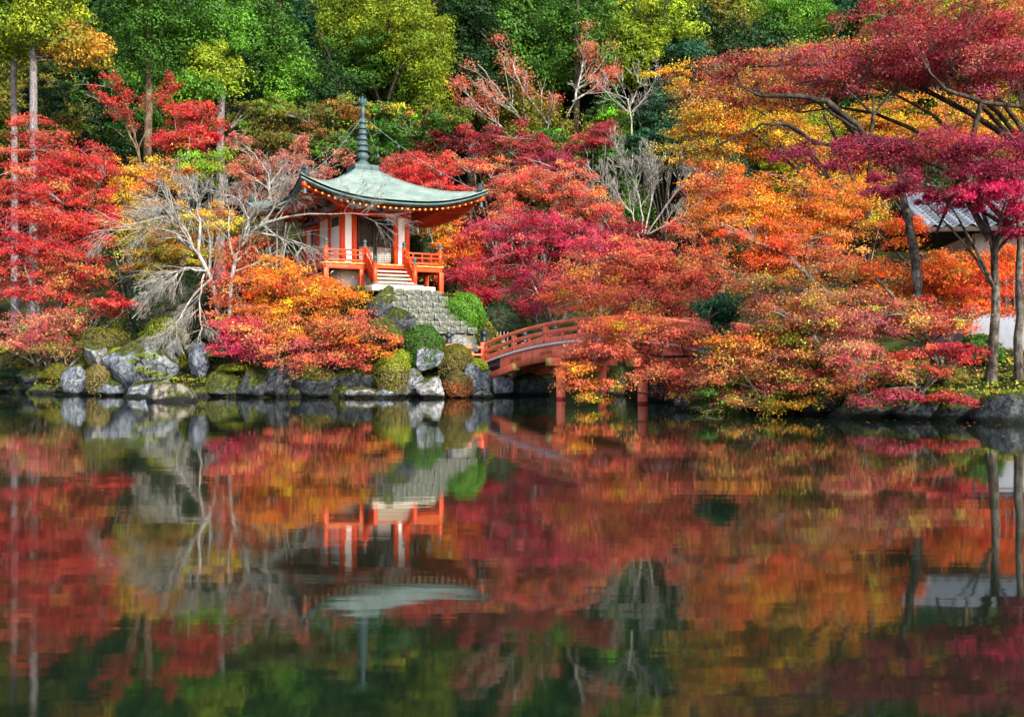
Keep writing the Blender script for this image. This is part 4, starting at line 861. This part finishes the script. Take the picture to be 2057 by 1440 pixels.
maple('mauve and rust layered maple low on the right bank', (1885, 24.6), [(1680, 610, 110, 34, 25, None, 'rust'), (1770, 640, 130, 40, 24.5, None, 'mauve'), (1620, 640, 110, 34, 25, None, 'rust'), (1860, 640, 80, 36, 24.3, None, 'red'), (1560, 590, 90, 40, 26, None, 'rust')], 'rust', 25000, .033, 57, bark='mossy', r0=.06, top=(1868, 670, 24.6),
      limbs=[[(1895, 770, 24.4, .1), (1870, 690, 24.6, .09), (1845, 600, 25, .1), (1838, 520, 25.3, .11), (1825, 440, 25.6, .1), (1800, 330, 26, .06)], [(1905, 770, 24.2, .06), (1880, 700, 24.2, .05), (1800, 600, 24.6, .04), (1760, 560, 25, .03)]])
maple('scarlet low maple overhanging the boulders at right', (1850, 23.3), [(1870, 720, 80, 20, 22.8, None, 'red'), (1780, 795, 70, 14, 22.4, None, 'mauve'), (1890, 795, 50, 18, 22.3, None, 'red'), (1740, 740, 80, 26, 22.8, None, 'rust'), (1930, 700, 60, 14, 22.8, None, 'crimson')], 'wine', 9500, .03, 58, bark='grey', twig=TWIGD, r0=.05)
maple('mixed olive and orange maple shrubbery low over the right shore', (1600, 25.6), [(1500, 690, 90, 36, 25.6, None, 'orange'), (1580, 720, 110, 40, 25.2, None, 'rust'), (1680, 710, 80, 30, 25, None, 'olive'), (1540, 780, 100, 30, 24.8, None, 'olive'), (1650, 775, 90, 30, 24.4, None, 'rust'), (1480, 745, 60, 40, 25.6, None, 'coral'), (1600, 660, 90, 26, 25.4, None, 'olive')], 'rust', 28000, .033, 59, bark='brown', twig=TWIGD, r0=.06)
maple('small pale salmon maple standing over the right shore', (1745, 23.9), [(1715, 690, 60, 26, 23.8), (1690, 720, 44, 16, 23.7)], 'salmon', 4500, .03, 60, bark='pale', r0=.04)
maple('golden green sprays low at the tip of the right bank', (1480, 26.2), [(1440, 800, 50, 26, 25.8, None, 'green'), (1510, 800, 60, 20, 25.4, None, 'olive'), (1590, 810, 60, 16, 24.6, None, 'gold')], 'olive', 7000, .033, 61, bark='brown', r0=.04)
for k, (px, Y, tp, pl) in enumerate([(1775, 24.4, 720, 'yellowgreen'), (1822, 24.2, 735, 'green'), (1905, 24.0, 730, 'olive'), (1690, 24.6, 770, 'green')]):
    maple(('thin stemmed yellow green sapling left of the leaning trunk', 'thin green sapling in front of the leaning trunk', 'olive sapling beside the leaning trunk', 'small green sapling left on the right bank boulders')[k], (px, Y), [(px, tp+20, 40, 30, Y)], pl, 2200, .03, 70+k, r0=.02, cat='sapling', name='sapling', nlimb=5, fork=.2)
clump_tree('dark green ivy covered stump on the right bank', (1450, 27.6), [(1450, 625, 44, 40, 27.6), (1470, 690, 50, 40, 27.2), (1440, 740, 40, 40, 27)], 'blue_green', 9000, .045, 80, cr=.22, r0=.1, name='ivy_stump', cat='ivy', fork=.6)
clump_tree('straight mossy trunk at the right edge of the photo', (2046, 24.0), [(2085, 300, 50, 60, 24)], 'wine', 3000, .035, 81, cr=.3, r0=.09, bark='mossy', trunk_top=(2050, 260, 24), name='mossy_tree')

# ------------------------------------------------------------------ bare trees

bare('white weeping bare tree leaning left over the island', (432, 39.6), [
    [(440, 675, 39.4, .1), (432, 590, 39.4, .085), (415, 545, 39.2, .08), (398, 510, 39.2, .075), (350, 470, 39, .05), (342, 430, 38.8, .04), (300, 445, 38.5, .025), (220, 460, 38.2, .015)],
    [(398, 512, 39.2, .06), (402, 450, 39.3, .05), (395, 410, 39.4, .04), (375, 350, 39.6, .02)],
    [(415, 545, 39.2, .05), (370, 540, 38.9, .04), (320, 580, 38.4, .025), (265, 640, 38, .012)],
    [(425, 560, 39.3, .045), (390, 590, 38.8, .035), (360, 640, 38.2, .025), (325, 690, 37.9, .014)],
    [(410, 550, 39.2, .04), (400, 600, 38.8, .03), (405, 660, 38.4, .02), (395, 690, 38.2, .012)]],
    [dict(nch=13, lr=.42, ang=.75, bias=(-.06, 0, -.04)), dict(nch=9, lr=.62, ang=.55, bias=(-.04, 0, -.1), jit=.09), dict(nch=5, lr=.75, ang=.4, bias=(-.02, 0, -.12), n=4, jit=.08), dict(src=1, nch=7, lr=.5, ang=.6, bias=(-.02, 0, -.14), n=4)], 90)
bare('white spreading bare tree reaching over the pavilion roof', (462, 39.2), [
    [(458, 680, 39, .09), (462, 600, 39, .08), (470, 530, 38.8, .075), (490, 480, 38.6, .07), (530, 450, 38.4, .055), (600, 432, 38, .035), (680, 428, 37.6, .018), (740, 432, 37.4, .01)],
    [(488, 482, 38.6, .05), (500, 440, 38.8, .04), (480, 400, 39, .03), (420, 380, 39.3, .015)],
    [(520, 455, 38.4, .04), (560, 410, 38.4, .03), (610, 395, 38.2, .02), (700, 400, 37.8, .01)],
    [(495, 475, 38.6, .035), (520, 420, 38.8, .025), (560, 370, 39, .015), (590, 330, 39.2, .008)]],
    [dict(nch=14, lr=.38, ang=.8, bias=(.02, 0, .0)), dict(nch=9, lr=.55, ang=.6, bias=(.02, 0, -.04), jit=.1), dict(nch=5, lr=.65, ang=.5, bias=(0, 0, -.06), n=4), dict(src=1, nch=6, lr=.45, ang=.6, bias=(0, 0, -.08), n=4)], 91)
bare('grey white many stemmed bare tree above the crimson maple', (1290, 49.5), [
    [(1285, 480, 49, .045), (1270, 430, 49, .035), (1230, 380, 49, .022), (1180, 335, 49, .01)], [(1290, 470, 49, .045), (1285, 400, 49, .035), (1265, 340, 49, .022), (1235, 295, 49, .01)], [(1295, 470, 49, .045), (1310, 400, 49, .032), (1312, 350, 49, .02), (1305, 300, 49, .01)],
    [(1300, 470, 49, .045), (1340, 410, 48.6, .032), (1375, 360, 48.4, .02), (1415, 335, 48.2, .01)], [(1285, 470, 49, .04), (1230, 430, 48.6, .028), (1175, 400, 48.4, .01)], [(1305, 470, 49, .04), (1360, 440, 48.6, .025), (1415, 395, 48.4, .01)], [(1290, 480, 49, .05), (1292, 560, 49.2, .06)]],
    [dict(nch=15, lr=.42, ang=.5, bias=(0, 0, .06)), dict(nch=9, lr=.5, ang=.5, bias=(0, 0, .07)), dict(nch=5, lr=.55, ang=.5, bias=(0, 0, .05), n=4)], 92, rmin=.0065)
bare('sparse tree with white limbs and flat red leaf tufts on the hillside', (1080, 60), [
    [(1110, 340, 59, .1), (1060, 260, 59, .07), (1010, 190, 59, .05), (960, 130, 59, .02)], [(1090, 330, 59, .09), (1100, 250, 59, .07), (1050, 180, 59, .05), (1020, 110, 59, .02)],
    [(1100, 320, 59, .09), (1155, 200, 59, .07), (1165, 150, 59, .04), (1180, 90, 59, .02)], [(1080, 330, 59, .07), (1000, 250, 59, .05), (930, 180, 59, .02)], [(1150, 205, 59, .06), (1190, 180, 59, .04), (1225, 140, 59, .015)]],
    [dict(nch=11, lr=.4, ang=.7, bias=(0, 0, .1)), dict(nch=6, lr=.5, ang=.6, bias=(0, 0, .14), t0=.4)], 93, tipleaf=('coral', 5600, .055, .24), cat='tree', name='sparse_tree', rmin=.012)
bare('thin bare tree with pale crooked limbs left of the dark pine', (1275, 56), [
    [(1270, 330, 56, .05), (1268, 240, 56, .04), (1262, 200, 56, .032), (1220, 185, 56, .022), (1170, 190, 56, .012)], [(1266, 215, 56, .03), (1285, 170, 56, .024), (1270, 130, 56, .013)], [(1266, 230, 56, .026), (1300, 190, 56, .02), (1330, 130, 56, .012)]],
    [dict(nch=9, lr=.35, ang=.7, bias=(0, 0, .05)), dict(nch=6, lr=.5, ang=.6, bias=(0, 0, .03)), dict(nch=4, lr=.5, ang=.6, bias=(0, 0, 0))], 94, rmin=.008)
bare('brown twiggy bare tree beside the scarlet maple on the left slope', (290, 50), [
    [(290, 360, 49.5, .08), (272, 290, 49.5, .06), (240, 230, 49.5, .04), (205, 210, 49.5, .02)], [(280, 310, 49.5, .05), (260, 230, 49.5, .03), (232, 165, 49.5, .012)], [(278, 300, 49.5, .04), (310, 220, 49.5, .025), (350, 170, 49.5, .012)]],
    [dict(nch=9, lr=.36, ang=.6, bias=(0, 0, .1)), dict(nch=6, lr=.5, ang=.5, bias=(0, 0, .1)), dict(nch=4, lr=.5, ang=.5, bias=(0, 0, .1))], 95, bark='brown', rmin=.007, tipleaf=('red', 2600, .05, .12))
bare('salmon twiggy tree with pale branches left of the spire', (545, 50), [
    [(545, 420, 47, .07), (540, 350, 47, .05), (510, 310, 47, .03), (480, 285, 47, .012)], [(542, 370, 47, .05), (580, 320, 47, .03), (610, 290, 47, .012)], [(545, 380, 47, .05), (620, 350, 46.5, .03), (690, 330, 46, .012)], [(540, 380, 47, .04), (500, 350, 46.5, .02), (470, 340, 46, .01)]],
    [dict(nch=10, lr=.4, ang=.65, bias=(0, 0, .05)), dict(nch=6, lr=.5, ang=.55, bias=(0, 0, .03)), dict(nch=4, lr=.5, ang=.5, bias=(0, 0, 0))], 96, tipleaf=('salmon', 5000, .045, .1), rmin=.006)
for k, (px, a) in enumerate([(105, -30), (125, -22), (140, -16)]):
    bare(('leaning bare stem at the far left shore, leftmost of three', 'leaning bare stem at the far left shore, middle of three', 'leaning bare stem at the far left shore, rightmost of three')[k], (px, 40.6), [[(px, 752, 40.4, .035), (px+a, 705, 40.6, .028), (px+a*2.2, 655, 41, .015)]], [dict(nch=8, lr=.3, ang=.6, bias=(0, 0, .05)), dict(nch=4, lr=.5, ang=.5, bias=(0, 0, 0))], 97+k, bark='brown')
# small pine on the rocks
clump_tree('small lime green pine with flat pads on the left shore rocks', (300, 37.4), [(297, 716, 30, 7, 36.6), (320, 752, 28, 6, 36.4), (285, 742, 22, 5, 36.5), (272, 726, 18, 5, 36.6)], 'lime', 3200, .03, 101, cr=.13, flat=.4, r0=.035, name='pine', cat='pine tree', bark='dark', per=60, asp=.18)

# ------------------------------------------------------------------ tall trees behind
clump_tree('tall grey trunked cedar nearest the left edge, thicker of the pair', (68, 49), [(90, 40, 90, 60, 49), (150, 90, 60, 50, 49.5, None, 'goldolive'), (60, -60, 110, 60, 49)], 'yellowgreen', 13000, .1, 110, cr=.8, r0=.24, bark='cedar', trunk_top=(68, -140, 49), name='cedar_tree', cat='cedar tree', droop=.4)
clump_tree('thinner grey trunked cedar at the left edge', (32, 51), [(20, 70, 60, 60, 51), (10, -40, 80, 60, 51)], 'yellowgreen', 8000, .1, 111, cr=.8, r0=.2, bark='cedar', trunk_top=(24, -120, 51), name='cedar_tree', cat='cedar tree', droop=.4)
clump_tree('cypress with bright green sprays and thick trunk left of centre', (298, 53), [(300, 90, 80, 60, 53), (350, 40, 90, 60, 53), (270, 30, 70, 50, 53.5), (310, -60, 110, 60, 53)], 'green', 16000, .1, 112, cr=.75, r0=.24, bark='brown', trunk_top=(298, -130, 53), name='cypress_tree', cat='cypress tree', droop=.5)
clump_tree('cypress with lime tipped sprays left of the spire', (443, 54), [(430, 130, 60, 60, 53.5, None, 'lime'), (440, 60, 60, 60, 54, None, 'bright'), (400, 170, 50, 30, 53), (440, -50, 80, 70, 54)], 'bright', 14000, .1, 113, cr=.7, r0=.24, bark='cedar', trunk_top=(443, -130, 54), name='cypress_tree', cat='cypress tree', droop=.5)
clump_tree('dark drooping cypress between the lime cypress and the camphor', (560, 60), [(550, 90, 70, 80, 59), (580, 150, 40, 60, 58.5, None, 'bright'), (520, 40, 60, 60, 60), (560, -60, 90, 70, 60)], 'green', 17000, .11, 114, cr=.8, r0=.26, bark='brown', trunk_top=(560, -150, 60), name='cypress_tree', cat='cypress tree', droop=.6)
clump_tree('great rounded yellow green camphor tree behind the spire', (760, 66), [(770, 60, 130, 70, 65, 4.), (840, 110, 80, 90, 64, 3.), (740, 140, 100, 60, 65, 3.5, 'green'), (690, 60, 60, 70, 66), (790, -50, 140, 70, 66), (860, 200, 44, 40, 63.5)], 'yellowgreen', 52000, .1, 115, cr=.75, flat=.75, r0=.35, bark='dark', name='camphor_tree', cat='camphor tree', nlimb=12, per=110,
           limbs=[[(700, 210, 63, .12), (670, 140, 63, .09), (640, 60, 63, .05)], [(780, 200, 63, .1), (800, 140, 62.5, .07), (840, 100, 62, .04)]])
clump_tree('dark green evergreen right of the camphor', (950, 68), [(950, 60, 60, 80, 67), (960, 160, 50, 50, 66), (940, -50, 80, 60, 68)], 'deep', 14000, .12, 116, cr=.9, r0=.28, trunk_top=(930, -120, 68), name='evergreen_tree', cat='tree')
clump_tree('rich green evergreen above the sparse red tufted tree', (1110, 70), [(1090, 80, 90, 60, 69), (1170, 100, 70, 70, 68), (1060, 150, 60, 40, 68), (1110, -40, 130, 70, 70)], 'green', 24000, .12, 117, cr=.9, flat=.6, r0=.3, trunk_top=(1110, -120, 70), name='evergreen_tree', cat='tree')
clump_tree('yellow green tree with forked dark trunk at the top centre right', (1295, 66), [(1290, 60, 70, 60, 65, None, 'yellowgreen'), (1350, 40, 50, 60, 66, None, 'lime'), (1260, 110, 50, 50, 64.5, None, 'yellowgreen'), (1310, -50, 90, 60, 66)], 'yellowgreen', 20000, .11, 119, cr=.8, r0=.3, bark='dark', limbs=[[(1292, 130, 64, .16), (1290, 70, 64.5, .14), (1310, 10, 65, .08)], [(1290, 105, 64, .1), (1260, 60, 64, .06)]])
clump_tree('olive feathery tree at the top right of centre', (1440, 70), [(1440, 60, 60, 60, 69), (1480, 30, 50, 50, 70, None, 'yellowgreen'), (1420, 130, 50, 34, 68, None, 'olive'), (1440, -50, 90, 60, 70)], 'olive', 17000, .12, 120, cr=.8, r0=.25)
clump_tree('dark blue green pine in the middle of the hillside', (1335, 58), [(1330, 240, 56, 44, 57), (1350, 190, 44, 36, 57.5), (1300, 290, 50, 30, 56.5)], 'blue_green', 11000, .09, 121, cr=.6, flat=.45, r0=.15, bark='dark', name='pine', cat='pine tree')
clump_tree('dark straight trunked cedar behind the dusky red maple', (1160, 60), [(1160, 110, 60, 60, 61), (1150, 30, 70, 60, 61)], 'green', 9000, .11, 122, cr=.8, r0=.24, bark='dark', trunk_top=(1158, -60, 60), name='cedar_tree', cat='cedar tree', droop=.4)
clump_tree('small dark pine at the edge of the golden maple', (1395, 60), [(1390, 110, 44, 30, 60), (1420, 160, 50, 30, 59)], 'blue_green', 6000, .1, 123, cr=.6, r0=.15, bark='dark', name='pine', cat='pine tree')
clump_tree('green tree at the top edge left of the crimson corner', (1600, 72), [(1600, 30, 80, 50, 72, None, 'bright'), (1690, 40, 60, 50, 72, None, 'blue_green'), (1560, 90, 60, 40, 71, None, 'green')], 'bright', 12000, .12, 124, cr=.8, r0=.25)
clump_tree('yellow leaved tree glimpsed through the crimson at top right', (1950, 60), [(1880, 60, 130, 80, 60, None, 'yellowgreen'), (2030, 60, 80, 70, 60, None, 'goldolive')], 'yellowgreen', 12000, .11, 125, cr=.8, r0=.25)
maple('olive layered maple on the slope left of the spire', (620, 54), [(600, 230, 70, 36, 53, None, 'olive'), (560, 280, 80, 36, 53, None, 'olive'), (650, 290, 70, 36, 53, None, 'green'), (700, 230, 50, 40, 54, None, 'goldolive'), (510, 230, 60, 40, 54)], 'olive', 20000, .07, 130, r0=.1, bark='dark')
maple('green layered maple on the slope right of the spire', (830, 56), [(800, 270, 70, 34, 55, None, 'green'), (880, 240, 70, 30, 55, None, 'olive'), (760, 310, 40, 30, 54, None, 'green'), (780, 230, 50, 26, 55, None, 'goldolive')], 'green', 14000, .07, 131, r0=.1, bark='dark')
maple('dark layered green maple under the cedars at left', (190, 56), [(200, 200, 90, 60, 55, None, 'deep'), (150, 250, 80, 40, 54, None, 'olive'), (250, 260, 60, 40, 54, None, 'deep'), (110, 190, 60, 50, 55, None, 'deep')], 'deep', 14000, .08, 132, r0=.1, bark='dark')
maple('green shrubby tree right of the sparse red tufted tree', (1220, 58), [(1220, 240, 50, 40, 58, None, 'lime'), (1240, 290, 60, 30, 57, None, 'green'), (1090, 290, 80, 40, 58, None, 'olive')], 'green', 12000, .07, 133, r0=.08, bark='dark')

# forest further up the hillside: four grown trees, copied
def forest_proto(pal, seed, kind):
    rng = np.random.default_rng(seed)
    if kind == 'cone': C = np.array([[0, 0, 9.], [0, 0, 12.], [0, 0, 6.5], [0, 0, 14.5]]); R = np.array([[2.6, 2.6, 2.5], [1.9, 1.9, 2.5], [2.9, 2.9, 2], [1., 1., 1.8]])
    else: C = np.array([[0, 0, 8.], [1.6, .3, 10], [-1.8, -.5, 9.5], [.2, .6, 11.8]]); R = np.array([[3.4, 3.4, 3.], [2.6, 2.6, 2.4], [2.6, 2.6, 2.4], [2.2, 2.2, 2.]])
    V, F, t, cc = clump_geo(C, R, [None]*4, pal, 17000, .15, 1.0, .65, rng, .35, 110, .6, .25)
    a = mesh_np('crown', V, [F], NEEDLE, t.clip(.003, .9)); b0 = np.array([0, 0, -.8]); sk, _ = skeleton(b0, cc, rng, .25, 9, .55, None)
    v, f, o = [], [], 0
    for p, r in sk: q, w = tubes(p, r, 7); v.append(q); f.append(w+o); o += len(q)
    return a, mesh_np('trunk', np.concatenate(v), [np.concatenate(f)], BARK['brown'], smooth=True)
protos = [forest_proto(p, 500+k, kd) for k, (p, kd) in enumerate([('green', 'cone'), ('deep', 'round'), ('yellowgreen', 'round'), ('blue_green', 'cone'), ('olive', 'round')])]
rng = np.random.default_rng(9); names = ['conical green', 'dark rounded', 'yellow green rounded', 'blue green conical', 'olive rounded']
marks = [(20, 'left edge cedars'), (190, 'dark layered maple'), (300, 'thick trunked cypress'), (440, 'lime tipped cypress'), (560, 'dark drooping cypress'), (690, 'left side of the camphor'), (810, 'right side of the camphor'), (950, 'dark evergreen right of the camphor'), (1080, 'sparse red tufted tree'), (1160, 'dark straight cedar'), (1295, 'forked dark trunk'), (1440, 'olive feathery tree'), (1560, 'golden maple top'), (1690, 'arching dark boughs'), (1830, 'crimson crown'), (2000, 'top right corner maple')]
used = {}
for row, Y in enumerate((63, 70, 78, 87)):
    for x in np.arange(-.62*Y, .64*Y, 5.6):
        xx = x+rng.uniform(-1.6, 1.6); yy = Y+rng.uniform(-2.5, 2.5); k = int(rng.choice(5, p=[.3, .25, .15, .15, .15])); sc = rng.uniform(.85, 1.2)*(1.0 if row else .75); rz = rng.uniform(0, 6.28); sz = rng.uniform(.9, 1.15)
        if (row == 0 and abs(xx) < 1) or abs(xx) > .54*yy: continue
        ref = min(marks, key=lambda a: abs(a[0]-(xx/yy*FPX+CX)))[1]; lb = '%s tree %s behind the %s' % (names[k], ('low on the hillside', 'partway up the hillside', 'high on the hillside', 'topmost on the hillside')[row], ref)
        used[lb] = used.get(lb, 0)+1
        if used[lb] > 1: lb = lb+', further right'
        o = thing('forest_tree', lb, 'tree', (xx, yy, gz(xx, yy)), rz, 'trees of the forest on the hillside'); o.scale = (sc, sc, sc*sz)
        link('crown', protos[k][0], o)['kind'] = 'stuff'; link('trunk', protos[k][1], o)
# fence pickets behind the bridge end
fz = thing('picket_fence', 'short row of bleached pickets in the shade behind the bridge post', 'fence', (PX(995, 42), 42, gz(PX(995, 42), 42)))
for k in range(7): MB().box((-.35+k*.14, .02*k, P(0, 668, 42)[2]-gz(PX(995, 42), 42)-.35), (.045, .03, .8)).build('picket', POLE, fz)
MB().box((.07, .08, P(0, 672, 42)[2]-gz(PX(995, 42), 42)-.3), (1.0, .03, .06)).build('picket_rail', POLE, fz)

# leaves afloat near the banks
rng = np.random.default_rng(31); n = 420; x = rng.uniform(-16, 12, n); y = shore(x)-.3-rng.random(n)**2*9
c = np.stack([x, y, np.full(n, .006)], 1); V, F = leaf_quads(c, np.tile([0, 0, 1.], (n, 1)), rng.uniform(.025, .045, n), .7, rng)
tag(link('floating_leaves', mesh_np('floating_leaves', V, [F], LEAF, pick('rust', n, rng, .3))), 'scattered fallen leaves floating on the pond near the banks', 'leaves', kind='stuff')
